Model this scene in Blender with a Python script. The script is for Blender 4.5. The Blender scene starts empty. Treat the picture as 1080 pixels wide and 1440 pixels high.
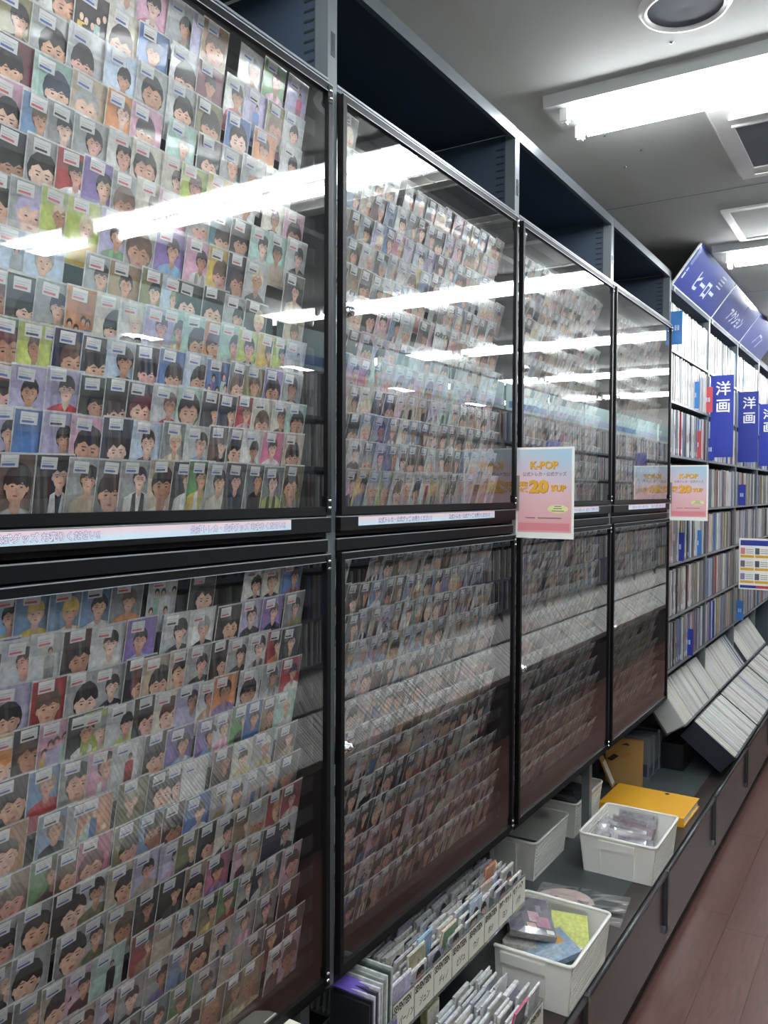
import bpy, math, random
from mathutils import Vector, Matrix, Euler

random.seed(11)
S = bpy.context.scene
COL = S.collection

# ------------------------------------------------------------------ camera
YAW, PITCH, ROLL = 0.5562, -0.0255, 0.005
CAM = Vector((0.9594, 0.0, 1.72))
_fw = Vector((-math.sin(YAW) * math.cos(PITCH), math.cos(YAW) * math.cos(PITCH), math.sin(PITCH)))
_rt = Vector((math.cos(YAW), math.sin(YAW), 0))
_up = _rt.cross(_fw)
_r2 = _rt * math.cos(ROLL) + _up * math.sin(ROLL)
_u2 = _up * math.cos(ROLL) - _rt * math.sin(ROLL)
cd = bpy.data.cameras.new('camera')
cd.sensor_fit = 'HORIZONTAL'
cd.sensor_width = 36.0
cd.lens = 1190.14 / 1080 * 36.0
cd.clip_start = 0.02
cam = bpy.data.objects.new('camera', cd)
COL.objects.link(cam)
M = Matrix((( _r2.x, _u2.x, -_fw.x, CAM.x), (_r2.y, _u2.y, -_fw.y, CAM.y), (_r2.z, _u2.z, -_fw.z, CAM.z), (0, 0, 0, 1)))
cam.matrix_world = M
S.camera = cam

# ------------------------------------------------------------------ world, exposure
w = bpy.data.worlds.new('world')
S.world = w
w.use_nodes = True
w.node_tree.nodes['Background'].inputs['Color'].default_value = (0.8, 0.85, 0.9, 1)
w.node_tree.nodes['Background'].inputs['Strength'].default_value = 0.02
S.view_settings.view_transform = 'Standard'
S.view_settings.look = 'None'
S.view_settings.exposure = 2.1
S.view_settings.gamma = 1.0
S.view_settings.use_curve_mapping = False
TUBE_STRENGTH = 11.0
S.cycles.max_bounces = 10
S.cycles.transparent_max_bounces = 24
S.cycles.sample_clamp_indirect = 6.0

# ------------------------------------------------------------------ materials
def lin(h):
    if isinstance(h, str):
        h = tuple(int(h[i:i + 2], 16) / 255 for i in (0, 2, 4))
    return tuple((c / 12.92 if c <= 0.04045 else ((c + 0.055) / 1.055) ** 2.4) for c in h)

MATS = {}
def mat(name, hexc, rough=0.5, metal=0.0, spec=0.5, coat=0.0, noise=0.0, nscale=40.0, bump=0.0):
    m = bpy.data.materials.new(name)
    m.use_nodes = True
    nt = m.node_tree
    p = nt.nodes['Principled BSDF']
    c = lin(hexc)
    p.inputs['Base Color'].default_value = (*c, 1)
    p.inputs['Roughness'].default_value = rough
    p.inputs['Metallic'].default_value = metal
    p.inputs['Specular IOR Level'].default_value = spec
    p.inputs['Coat Weight'].default_value = coat
    if noise or bump:
        tc = nt.nodes.new('ShaderNodeTexCoord')
        nz = nt.nodes.new('ShaderNodeTexNoise')
        nz.inputs['Scale'].default_value = nscale
        nz.inputs['Detail'].default_value = 4
        nt.links.new(tc.outputs['Object'], nz.inputs['Vector'])
        if noise:
            mx = nt.nodes.new('ShaderNodeMix')
            mx.data_type = 'RGBA'
            mx.inputs[6].default_value = (*[v * (1 - noise) for v in c], 1)
            mx.inputs[7].default_value = (*[min(1, v * (1 + noise)) for v in c], 1)
            nt.links.new(nz.outputs['Fac'], mx.inputs[0])
            nt.links.new(mx.outputs[2], p.inputs['Base Color'])
        if bump:
            b = nt.nodes.new('ShaderNodeBump')
            b.inputs['Strength'].default_value = bump
            b.inputs['Distance'].default_value = 0.002
            nt.links.new(nz.outputs['Fac'], b.inputs['Height'])
            nt.links.new(b.outputs['Normal'], p.inputs['Normal'])
    MATS[name] = m
    return m

def colmat(name, rough=0.3, coat=0.0, spec=0.5):
    m = mat(name, 'ffffff', rough, coat=coat, spec=spec)
    nt = m.node_tree
    a = nt.nodes.new('ShaderNodeAttribute')
    a.attribute_name = 'col'
    nt.links.new(a.outputs['Color'], nt.nodes['Principled BSDF'].inputs['Base Color'])
    return m

def glassmat(name, gain, tint=(1, 1, 1), rough=0.0, haze=0.0):
    """thin clear sheet: mirror reflection by Fresnel on the outer face, straight see-through otherwise"""
    m = bpy.data.materials.new(name)
    m.use_nodes = True
    nt = m.node_tree
    for n in list(nt.nodes):
        nt.nodes.remove(n)
    out = nt.nodes.new('ShaderNodeOutputMaterial')
    tr = nt.nodes.new('ShaderNodeBsdfTransparent')
    tr.inputs['Color'].default_value = (*tint, 1)
    gl = nt.nodes.new('ShaderNodeBsdfGlossy')
    gl.inputs['Roughness'].default_value = rough
    gl.inputs['Color'].default_value = (1, 1, 1, 1)
    fr = nt.nodes.new('ShaderNodeFresnel')
    fr.inputs['IOR'].default_value = 1.5
    ge = nt.nodes.new('ShaderNodeNewGeometry')
    inv = nt.nodes.new('ShaderNodeMath'); inv.operation = 'SUBTRACT'; inv.inputs[0].default_value = 1.0
    nt.links.new(ge.outputs['Backfacing'], inv.inputs[1])
    m1 = nt.nodes.new('ShaderNodeMath'); m1.operation = 'MULTIPLY'; m1.inputs[1].default_value = gain
    nt.links.new(fr.outputs['Fac'], m1.inputs[0])
    m2 = nt.nodes.new('ShaderNodeMath'); m2.operation = 'MULTIPLY'; m2.use_clamp = True
    nt.links.new(m1.outputs[0], m2.inputs[0])
    nt.links.new(inv.outputs[0], m2.inputs[1])
    mx = nt.nodes.new('ShaderNodeMixShader')
    nt.links.new(m2.outputs[0], mx.inputs[0])
    nt.links.new(tr.outputs[0], mx.inputs[1])
    nt.links.new(gl.outputs[0], mx.inputs[2])
    last = mx
    if haze:
        df = nt.nodes.new('ShaderNodeBsdfDiffuse')
        df.inputs['Color'].default_value = (0.75, 0.77, 0.78, 1)
        m3 = nt.nodes.new('ShaderNodeMixShader')
        m3.inputs[0].default_value = haze
        nt.links.new(mx.outputs[0], m3.inputs[1])
        nt.links.new(df.outputs[0], m3.inputs[2])
        last = m3
    nt.links.new(last.outputs[0], out.inputs['Surface'])
    MATS[name] = m
    return m

def emit(name, hexc, strength):
    m = bpy.data.materials.new(name)
    m.use_nodes = True
    nt = m.node_tree
    p = nt.nodes['Principled BSDF']
    p.inputs['Base Color'].default_value = (0.9, 0.9, 0.9, 1)
    p.inputs['Emission Color'].default_value = (*lin(hexc), 1)
    p.inputs['Emission Strength'].default_value = strength
    MATS[name] = m
    return m

mat('post_grey', '6d7477', 0.38, 0.35)
mat('frame_black', '0a0b0e', 0.5, 0.0, 0.2)
mat('frame_edge', '6a6e74', 0.25, 0.6)
mat('bright_edge', '9aa0a6', 0.4, 0.2)
mat('panel_grey', '56616c', 0.5)
mat('navy_panel', '22354f', 0.6)
mat('dark_board', '0f1217', 0.6)
mat('dark_maroon', '1d1114', 0.6)
mat('slot_dark', '14181c', 0.7)
mat('chrome', 'd8dadc', 0.12, 1.0)
mat('top_rail', '6e7478', 0.3, 0.5)
mat('side_navy', '33404e', 0.5)
mat('lamp_trough', 'a9abaa', 0.45)
mat('counter_grey', '4c5355', 0.42, 0.1, noise=0.06, nscale=9)
mat('counter_brown', '3b3230', 0.35, 0.0, noise=0.06, nscale=7)
mat('base_brown', '3c3632', 0.24, 0.0, 0.6, noise=0.12, nscale=5)
mat('rail_grey', '55575a', 0.3, 0.4)
mat('kick_dark', '2d2220', 0.6)
mat('joint_brown', '4a322b', 0.6)
mat('white_plastic', 'f5f4ec', 0.42)
mat('white_metal', 'e6e6e2', 0.35)
mat('paper_white', 'e9e8e0', 0.7)
mat('paper_cream', 'd9d6c6', 0.7)
mat('ink_black', '202022', 0.7)
mat('ink_grey', '7a6f78', 0.7)
mat('ink_violet', '9a86bd', 0.7)
mat('ink_white', 'f4f2f5', 0.6)
mat('ink_yellow', 'e8b22e', 0.6)
mat('ink_orange', 'b9702c', 0.6)
mat('ink_lime', 'e3e6a0', 0.6)
mat('ink_pink', 'e08a93', 0.6)
mat('sign_blue', '26389a', 0.45)
mat('header_blue', '35459c', 0.16, 0.0, 0.8)
mat('header_mark', 'b9c2dc', 0.5)
mat('clip_grey', '8d8a88', 0.4)
mat('binder_orange', 'eeb02c', 0.5)
mat('cardboard', 'b8935a', 0.8, noise=0.08, nscale=25)
mat('tape_brown', '3a2a22', 0.3)
mat('purple', '6a55b4', 0.5)
mat('label_purple', '7566a8', 0.6)
mat('box_black', '12161a', 0.4)
mat('tray_navy', '1e2632', 0.55)
mat('speaker_grille', '596069', 0.7)
mat('grille_grey', '6c727b', 0.6)
mat('teal_header', 'bfe0de', 0.4)
mat('steel', '8b8f92', 0.35, 0.6)
mat('plain_wall', 'dcdcd8', 0.8)
colmat('print', 0.38, 0.25)
# fine tonal mottling of the printed photographs
_nt = MATS['print'].node_tree
_at = [n for n in _nt.nodes if n.bl_idname == 'ShaderNodeAttribute'][0]
_tc = _nt.nodes.new('ShaderNodeTexCoord')
_nz = _nt.nodes.new('ShaderNodeTexNoise')
_nz.inputs['Scale'].default_value = 95.0
_nz.inputs['Detail'].default_value = 3.0
_nt.links.new(_tc.outputs['Object'], _nz.inputs['Vector'])
_mr = _nt.nodes.new('ShaderNodeMapRange')
_mr.inputs['From Min'].default_value = 0.3
_mr.inputs['From Max'].default_value = 0.7
_mr.inputs['To Min'].default_value = 0.72
_mr.inputs['To Max'].default_value = 1.2
_nt.links.new(_nz.outputs['Fac'], _mr.inputs['Value'])
_vm = _nt.nodes.new('ShaderNodeVectorMath')
_vm.operation = 'SCALE'
_nt.links.new(_at.outputs['Color'], _vm.inputs[0])
_nt.links.new(_mr.outputs['Result'], _vm.inputs['Scale'])
_nt.links.new(_vm.outputs['Vector'], _nt.nodes['Principled BSDF'].inputs['Base Color'])
colmat('print_matte', 0.6)
colmat('plastic_case', 0.3)
colmat('sticker', 0.7)
glassmat('door_glass', 1.8, (0.95, 0.955, 0.95), 0.0, 0.004)
glassmat('clear_plastic', 1.3, (0.90, 0.92, 0.92), 0.06, 0.07)
glassmat('pocket_film', 1.2, (0.96, 0.96, 0.96), 0.1, 0.02)
glassmat('clear_film', 2.4, (0.95, 0.95, 0.95), 0.12, 0.06)
emit('tube_light', 'f7fbff', TUBE_STRENGTH)

# ceiling: off-white painted board
mat('ceiling_paint', 'b0b2ae', 0.75, noise=0.03, nscale=3)
mat('wood_a', '6b473d', 0.30); mat('wood_b', '664238', 0.30); mat('wood_c', '704d41', 0.30); mat('wood_d', '68463e', 0.30)
for nm in ('wood_a', 'wood_b', 'wood_c', 'wood_d'):
    nt = MATS[nm].node_tree
    p = nt.nodes['Principled BSDF']
    base = p.inputs['Base Color'].default_value[:3]
    tc = nt.nodes.new('ShaderNodeTexCoord')
    mp = nt.nodes.new('ShaderNodeMapping')
    mp.inputs['Scale'].default_value = (28, 2.2, 1)
    nz = nt.nodes.new('ShaderNodeTexNoise')
    nz.inputs['Scale'].default_value = 3.0
    nz.inputs['Detail'].default_value = 8
    nz.inputs['Distortion'].default_value = 1.2
    cr = nt.nodes.new('ShaderNodeValToRGB')
    cr.color_ramp.elements[0].position = 0.3
    cr.color_ramp.elements[1].position = 0.75
    cr.color_ramp.elements[0].color = (*[c * 0.78 for c in base], 1)
    cr.color_ramp.elements[1].color = (*[min(1, c * 1.22) for c in base], 1)
    nt.links.new(tc.outputs['Object'], mp.inputs['Vector'])
    nt.links.new(mp.outputs['Vector'], nz.inputs['Vector'])
    nt.links.new(nz.outputs['Fac'], cr.inputs['Fac'])
    nt.links.new(cr.outputs['Color'], p.inputs['Base Color'])
    r2 = nt.nodes.new('ShaderNodeMapRange')
    r2.inputs['To Min'].default_value = 0.22
    r2.inputs['To Max'].default_value = 0.42
    nt.links.new(nz.outputs['Fac'], r2.inputs['Value'])
    nt.links.new(r2.outputs['Result'], p.inputs['Roughness'])

# ------------------------------------------------------------------ mesh helpers
class MB:
    def __init__(self):
        self.v, self.f, self.c, self.m, self.s = [], [], [], [], []
        self.hascol = False
    def face(self, pts, col=None, mi=0, sm=False):
        n = len(self.v)
        self.v.extend(tuple(p) for p in pts)
        self.f.append(tuple(range(n, n + len(pts))))
        self.c.append(col); self.m.append(mi); self.s.append(sm)
        if col is not None:
            self.hascol = True
        return self
    def hexa(self, q, col=None, mi=0, cols=None):
        """q: 8 corners, bottom loop 0-3 then top loop 4-7 (counter-clockwise seen from above)"""
        n = len(self.v)
        self.v.extend(tuple(p) for p in q)
        fs = [(0, 3, 2, 1), (4, 5, 6, 7), (0, 1, 5, 4), (1, 2, 6, 5), (2, 3, 7, 6), (3, 0, 4, 7)]
        for i, f in enumerate(fs):
            self.f.append(tuple(n + k for k in f))
            self.c.append(cols[i] if cols else col); self.m.append(mi); self.s.append(False)
        if col is not None or cols:
            self.hascol = True
        return self
    def box(self, x0, x1, y0, y1, z0, z1, col=None, mi=0, cols=None):
        self.hexa([(x0, y0, z0), (x1, y0, z0), (x1, y1, z0), (x0, y1, z0), (x0, y0, z1), (x1, y0, z1), (x1, y1, z1), (x0, y1, z1)], col, mi, cols)
        return self
    def mbox(self, mt, sx, sy, sz, col=None, mi=0, cols=None):
        """box centred in x,y, standing on z=0 of matrix mt"""
        q = []
        for z in (0, sz):
            for x, y in ((-1, -1), (1, -1), (1, 1), (-1, 1)):
                q.append(mt @ Vector((x * sx / 2, y * sy / 2, z)))
        self.hexa(q, col, mi, cols)
        return self
    def tube(self, a, b, r, n=10, col=None, mi=0, cap=True):
        a, b = Vector(a), Vector(b)
        d = (b - a).normalized()
        h = Vector((0, 0, 1)) if abs(d.z) < 0.9 else Vector((1, 0, 0))
        u = d.cross(h).normalized(); v = d.cross(u)
        k = len(self.v)
        for p in (a, b):
            for i in range(n):
                t = 2 * math.pi * i / n
                self.v.append(tuple(p + u * (r * math.cos(t)) + v * (r * math.sin(t))))
        for i in range(n):
            j = (i + 1) % n
            self.f.append((k + j, k + i, k + n + i, k + n + j)); self.c.append(col); self.m.append(mi); self.s.append(True)
        if cap:
            self.f.append(tuple(k + i for i in range(n))); self.c.append(col); self.m.append(mi); self.s.append(False)
            self.f.append(tuple(k + n + i for i in reversed(range(n)))); self.c.append(col); self.m.append(mi); self.s.append(False)
        return self
    def lathe(self, prof, c, n=28, axis='z', mi=0, col=None):
        c = Vector(c); k = len(self.v)
        for r, h in prof:
            for i in range(n):
                t = 2 * math.pi * i / n
                a, b = r * math.cos(t), r * math.sin(t)
                self.v.append(tuple(c + (Vector((a, b, h)) if axis == 'z' else Vector((h, a, b)))))
        for q in range(len(prof) - 1):
            for i in range(n):
                j = (i + 1) % n
                self.f.append((k + q * n + i, k + q * n + j, k + (q + 1) * n + j, k + (q + 1) * n + i))
                self.c.append(col); self.m.append(mi); self.s.append(True)
        return self
    def mesh(self, name, mats):
        me = bpy.data.meshes.new(name)
        me.from_pydata(self.v, [], self.f)
        for m in (mats if isinstance(mats, (list, tuple)) else [mats]):
            me.materials.append(MATS[m])
        if any(self.m):
            me.polygons.foreach_set('material_index', self.m)
        me.polygons.foreach_set('use_smooth', self.s)
        if self.hascol:
            at = me.color_attributes.new('col', 'FLOAT_COLOR', 'CORNER')
            buf = []
            for f, c in zip(self.f, self.c):
                c = c or (0.8, 0.8, 0.8)
                buf.extend((c[0], c[1], c[2], 1.0) * len(f))
            at.data.foreach_set('color', buf)
        me.update()
        return me
    def build(self, name, mats, parent=None, **kw):
        return add(name, self.mesh(name, mats), parent, **kw)

def add(name, me, parent=None, label=None, cat=None, group=None, kind=None):
    o = bpy.data.objects.new(name, me)
    COL.objects.link(o)
    if parent is not None:
        o.parent = parent
    return tag(o, label, cat, group, kind)

def tag(o, label=None, cat=None, group=None, kind=None):
    if label: o['label'] = label
    if cat: o['category'] = cat
    if group: o['group'] = group
    if kind: o['kind'] = kind
    return o

def thing(name, label, cat, loc=(0, 0, 0), group=None, rot=None):
    o = bpy.data.objects.new(name, None)
    COL.objects.link(o)
    o.location = loc
    if rot: o.rotation_euler = rot
    o.empty_display_size = 0.05
    return tag(o, label, cat, group)

def copy_tree(src, parent=None):
    c = src.copy()
    COL.objects.link(c)
    if parent is not None:
        c.parent = parent
    for ch in src.children:
        copy_tree(ch, c)
    return c

def bx(name, mats, parent, *dims, **kw):
    return MB().box(*dims).build(name, mats, parent, **kw)

# +Y is "right" and +Z "up" for anything facing the aisle (+X)
FACE_X = Matrix(((0, 0, 1, 0), (1, 0, 0, 0), (0, 1, 0, 0), (0, 0, 0, 1)))
# +X is "right" for anything facing back towards the shop front (-Y)
FACE_Y = Matrix(((1, 0, 0, 0), (0, 0, -1, 0), (0, 1, 0, 0), (0, 0, 0, 1)))
_txt = {}
def text_mesh(s, size, m, bold=0.0, align='LEFT', shear=0.0):
    key = (s, size, m, bold, align, shear)
    if key in _txt:
        return _txt[key]
    cu = bpy.data.curves.new('lettering', 'FONT')
    cu.body = s
    cu.size = size
    cu.align_x = align
    cu.offset = bold
    cu.shear = shear
    cu.resolution_u = 2
    cu.fill_mode = 'FRONT'
    o = bpy.data.objects.new('lettering', cu)
    COL.objects.link(o)
    dg = bpy.context.evaluated_depsgraph_get()
    me = bpy.data.meshes.new_from_object(o.evaluated_get(dg))
    me.name = 'lettering'
    bpy.data.objects.remove(o)
    bpy.data.curves.remove(cu)
    me.materials.clear()
    me.materials.append(MATS[m])
    _txt[key] = me
    return me

def text(s, size, m, parent, face, pos, bold=0.0, align='LEFT', shear=0.0, sx=1.0):
    o = add('lettering', text_mesh(s, size, m, bold, align, shear), parent)
    o.matrix_local = Matrix.Translation(pos) @ face @ Matrix.Diagonal((sx, 1, 1, 1))
    return o

ORD = ['first', 'second', 'third', 'fourth', 'fifth', 'sixth', 'seventh', 'eighth', 'ninth', 'tenth', 'eleventh', 'twelfth', 'thirteenth', 'fourteenth', 'fifteenth', 'sixteenth', 'seventeenth', 'eighteenth']

# ------------------------------------------------------------------ the room
CEIL = 2.87
BASE_X = 0.23            # front of the base units
CTR = 0.34               # height of the base shelf
POST0 = 1.332            # near edge of the first grey post
PW, BAY = 0.03, 0.9
OPP = 1.65               # face of the shelving across the aisle

fl = bx('floor', 'joint_brown', None, -0.5, 4.3, -3.0, 12.0, -0.06, -0.012, kind='structure')
pl_mesh = {}
for nm in ('wood_a', 'wood_b', 'wood_c', 'wood_d'):
    pl_mesh[nm] = MB().box(0.0005, 0.1495, 0.0006, 0.9094, -0.012, 0.0).mesh('plank', nm)
cnt = 0
for i in range(7):
    x = BASE_X - 0.012 + i * 0.15
    off = random.choice((0, 0.3, 0.6)) + 0.11 * (i % 3)
    j = 0
    y = 1.2 - off
    while y < 8.0:
        o = add('plank', pl_mesh[random.choice(list(pl_mesh))], fl)
        o.location = (x, y, 0)
        y += 0.91
bx('floor_far', 'wood_a', None, 1.27, 4.3, -3.0, 12.0, -0.012, 0.0, kind='structure')
bx('floor_near', 'wood_b', None, BASE_X - 0.012, 1.27, -3.0, 0.28, -0.012, -0.001, kind='structure')
ce = bx('ceiling', 'ceiling_paint', None, -0.6, 4.3, -3.0, 12.0, CEIL, CEIL + 0.05, kind='structure')
for yy in (1.62, 3.44, 5.26, 7.08):
    bx('seam', 'panel_grey', ce, -0.6, 4.3, yy, yy + 0.003, CEIL - 0.0008, CEIL)
bx('wall_left', 'plain_wall', None, -0.65, -0.6, -3.0, 12.0, 0, CEIL, kind='structure')
bx('wall_right', 'plain_wall', None, 4.3, 4.35, -3.0, 12.0, 0, CEIL, kind='structure')
bx('wall_back', 'plain_wall', None, -0.65, 4.35, 12.0, 12.05, 0, CEIL, kind='structure')
bx('wall_front', 'plain_wall', None, -0.65, 4.35, -3.05, -3.0, 0, CEIL, kind='structure')

# ------------------------------------------------------------------ ceiling fittings
def fluorescent():
    t = thing('fluorescent_light', 'x', 'light')
    h = MB()
    # shallow white trough, wider at the top
    L = 2.02
    h.hexa([(0, 0.004, -0.034), (L, 0.004, -0.034), (L, 0.221, -0.034), (0, 0.221, -0.034), (0, 0, 0), (L, 0, 0), (L, 0.225, 0), (0, 0.225, 0)])
    h.build('housing', 'lamp_trough', t)
    for yy in (0.045, 0.18):
        MB().tube((0.075, yy, -0.052), (L - 0.075, yy, -0.052), 0.0155, 14).build('tube', 'tube_light', t)
        for xx in (0.04, L - 0.062):
            s = MB().box(xx, xx + 0.022, yy - 0.014, yy + 0.014, -0.07, -0.028)
            s.box(xx + 0.004, xx + 0.018, yy - 0.009, yy + 0.009, -0.076, -0.07)
            s.build('lamp_holder', 'white_metal', t)
    return t
proto = fluorescent()
first = True
LY = [2.36 + 1.83 * k for k in range(-2, 5)]
where = {2: 'over the second glass cabinet', 3: 'behind the blue header signs', 1: 'over the first glass cabinet', 0: 'behind the camera spot', 4: 'over the open disc shelving', 5: 'far down the aisle', 6: 'at the far end of the aisle'}
for k, y in enumerate(LY):
    for c, x in enumerate((0.03, 2.13)):
        t = proto if first else copy_tree(proto)
        first = False
        t.location = (x + (0.12 if k >= 3 and c == 0 else 0), y, CEIL)
        t['label'] = ('twin-tube ceiling light %s' % where[k]) if c == 0 else ('twin-tube light beyond the aisle, in line with one %s' % where[k])
        t['group'] = 'twin-tube ceiling lights'

t = thing('ceiling_speaker', 'round grey ceiling speaker with a white rim', 'speaker', (0.487, 2.095, CEIL))
MB().lathe([(0.0, -0.006), (0.03, -0.009), (0.085, -0.007)], (0, 0, 0)).build('grille', 'speaker_grille', t)
MB().lathe([(0.085, -0.006), (0.088, -0.014), (0.098, -0.014), (0.108, 0.0)], (0, 0, 0), 40).build('rim', 'white_metal', t)

t = thing('air_conditioner', 'ceiling cassette air conditioner with a grey intake panel', 'air conditioner', (0.41, 2.63, CEIL))
f = MB()
W_, H_ = 0.92, 0.67
f.hexa([(0.02, 0.02, -0.03), (W_ - 0.02, 0.02, -0.03), (W_ - 0.02, H_ - 0.02, -0.03), (0.02, H_ - 0.02, -0.03), (0, 0, 0), (W_, 0, 0), (W_, H_, 0), (0, H_, 0)])
f.build('casing', 'white_metal', t)
g = MB()
for a in ((0.065, W_ - 0.065, 0.15, 0.158), (0.065, W_ - 0.065, 0.532, 0.54), (0.065, 0.073, 0.158, 0.532), (W_ - 0.073, W_ - 0.065, 0.158, 0.532)):
    g.box(*a, -0.037, -0.03)
g.build('intake_frame', 'white_metal', t)
bx('intake_panel', 'grille_grey', t, 0.073, W_ - 0.073, 0.158, 0.532, -0.033, -0.0301)
for yy in (0.07, 0.575):
    MB().hexa([(0.07, yy, -0.045), (W_ - 0.07, yy, -0.045), (W_ - 0.07, yy + 0.045, -0.031), (0.07, yy + 0.045, -0.031), (0.07, yy, -0.042), (W_ - 0.07, yy, -0.042), (W_ - 0.07, yy + 0.045, -0.028), (0.07, yy + 0.045, -0.028)]).build('louver', 'white_plastic', t)

t = thing('ceiling_hatch', 'square ceiling access hatch with a white metal frame', 'hatch', (0.28, 3.68, CEIL))
f = MB()
for a in ((0, 0.5, 0, 0.03), (0, 0.5, 0.455, 0.485), (0, 0.03, 0.03, 0.455), (0.47, 0.5, 0.03, 0.455)):
    f.box(*a, -0.008, 0)
f.build('frame', 'white_metal', t)
bx('hatch_panel', 'ceiling_paint', t, 0.03, 0.47, 0.03, 0.455, -0.003, 0)
for (x, y) in ((0.10, 2.72), (0.02, 2.55), (0.17, 2.90), (0.08, 3.02), (0.30, 1.95), (0.42, 2.25)):
    o = MB().lathe([(0.0, -0.004), (0.005, -0.003), (0.006, 0.0)], (x, y, CEIL), 10).build('screw', 'chrome', ce)

# ------------------------------------------------------------------ glass-fronted card cabinets
DEPTH = 0.45
Z_TOP, Z_CUB = 2.742, 2.506          # top of the unit, shelf under the open cubby
Z_UB, Z_UT = 1.672, 2.488            # upper door
Z_LB, Z_LT = 0.755, 1.598            # lower door
def post_y(k): return POST0 + BAY * k

def door(parent, y0, y1, z0, z1, lock):
    fr = MB()
    b, bv = 0.016, 0.012
    d0, d1 = 0.0, 0.014
    fr.box(d0, d1, y0, y0 + bv, z0, z1)
    fr.box(d0, d1, y1 - bv, y1, z0, z1)
    fr.box(d0, d1, y0 + bv, y1 - bv, z0, z0 + b)
    fr.box(d0, d1, y0 + bv, y1 - bv, z1 - b, z1)
    dr = fr.build('door', 'frame_black', parent)
    e = MB()
    e.box(d1, d1 + 0.0008, y0, y1, z1 - 0.0018, z1)
    e.box(d1, d1 + 0.0008, y0 + bv, y1 - bv, z1 - b, z1 - b + 0.0012)
    e.build('edge_trim', 'bright_edge', dr)
    MB().box(0.005, 0.009, y0 + bv - 0.003, y1 - bv + 0.003, z0 + b - 0.003, z1 - b + 0.003).build('glass_pane', 'door_glass', dr)
    for zz in (z0 + 0.006, z1 - 0.036):
        MB().box(d1, d1 + 0.0015, y1 - 0.016, y1 - 0.003, zz, zz + 0.03).build('hinge_plate', 'frame_black', dr)
        for q in (0.008, 0.022):
            MB().lathe([(0.0, 0.004), (0.0022, 0.0038), (0.0035, 0.002), (0.0037, 0.0)], (d1 + 0.0015, y1 - 0.0095, zz + q), 10, 'x').build('screw', 'chrome', dr)
    if lock:
        MB().lathe([(0.0, 0.014), (0.004, 0.014), (0.0045, 0.012), (0.0085, 0.012), (0.0095, 0.010), (0.0095, 0.0), (0.012, 0.0), (0.012, -0.004)], (0.009, y0 + 0.026, lock), 18, 'x').build('lock', 'chrome', dr)
    return dr

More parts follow.
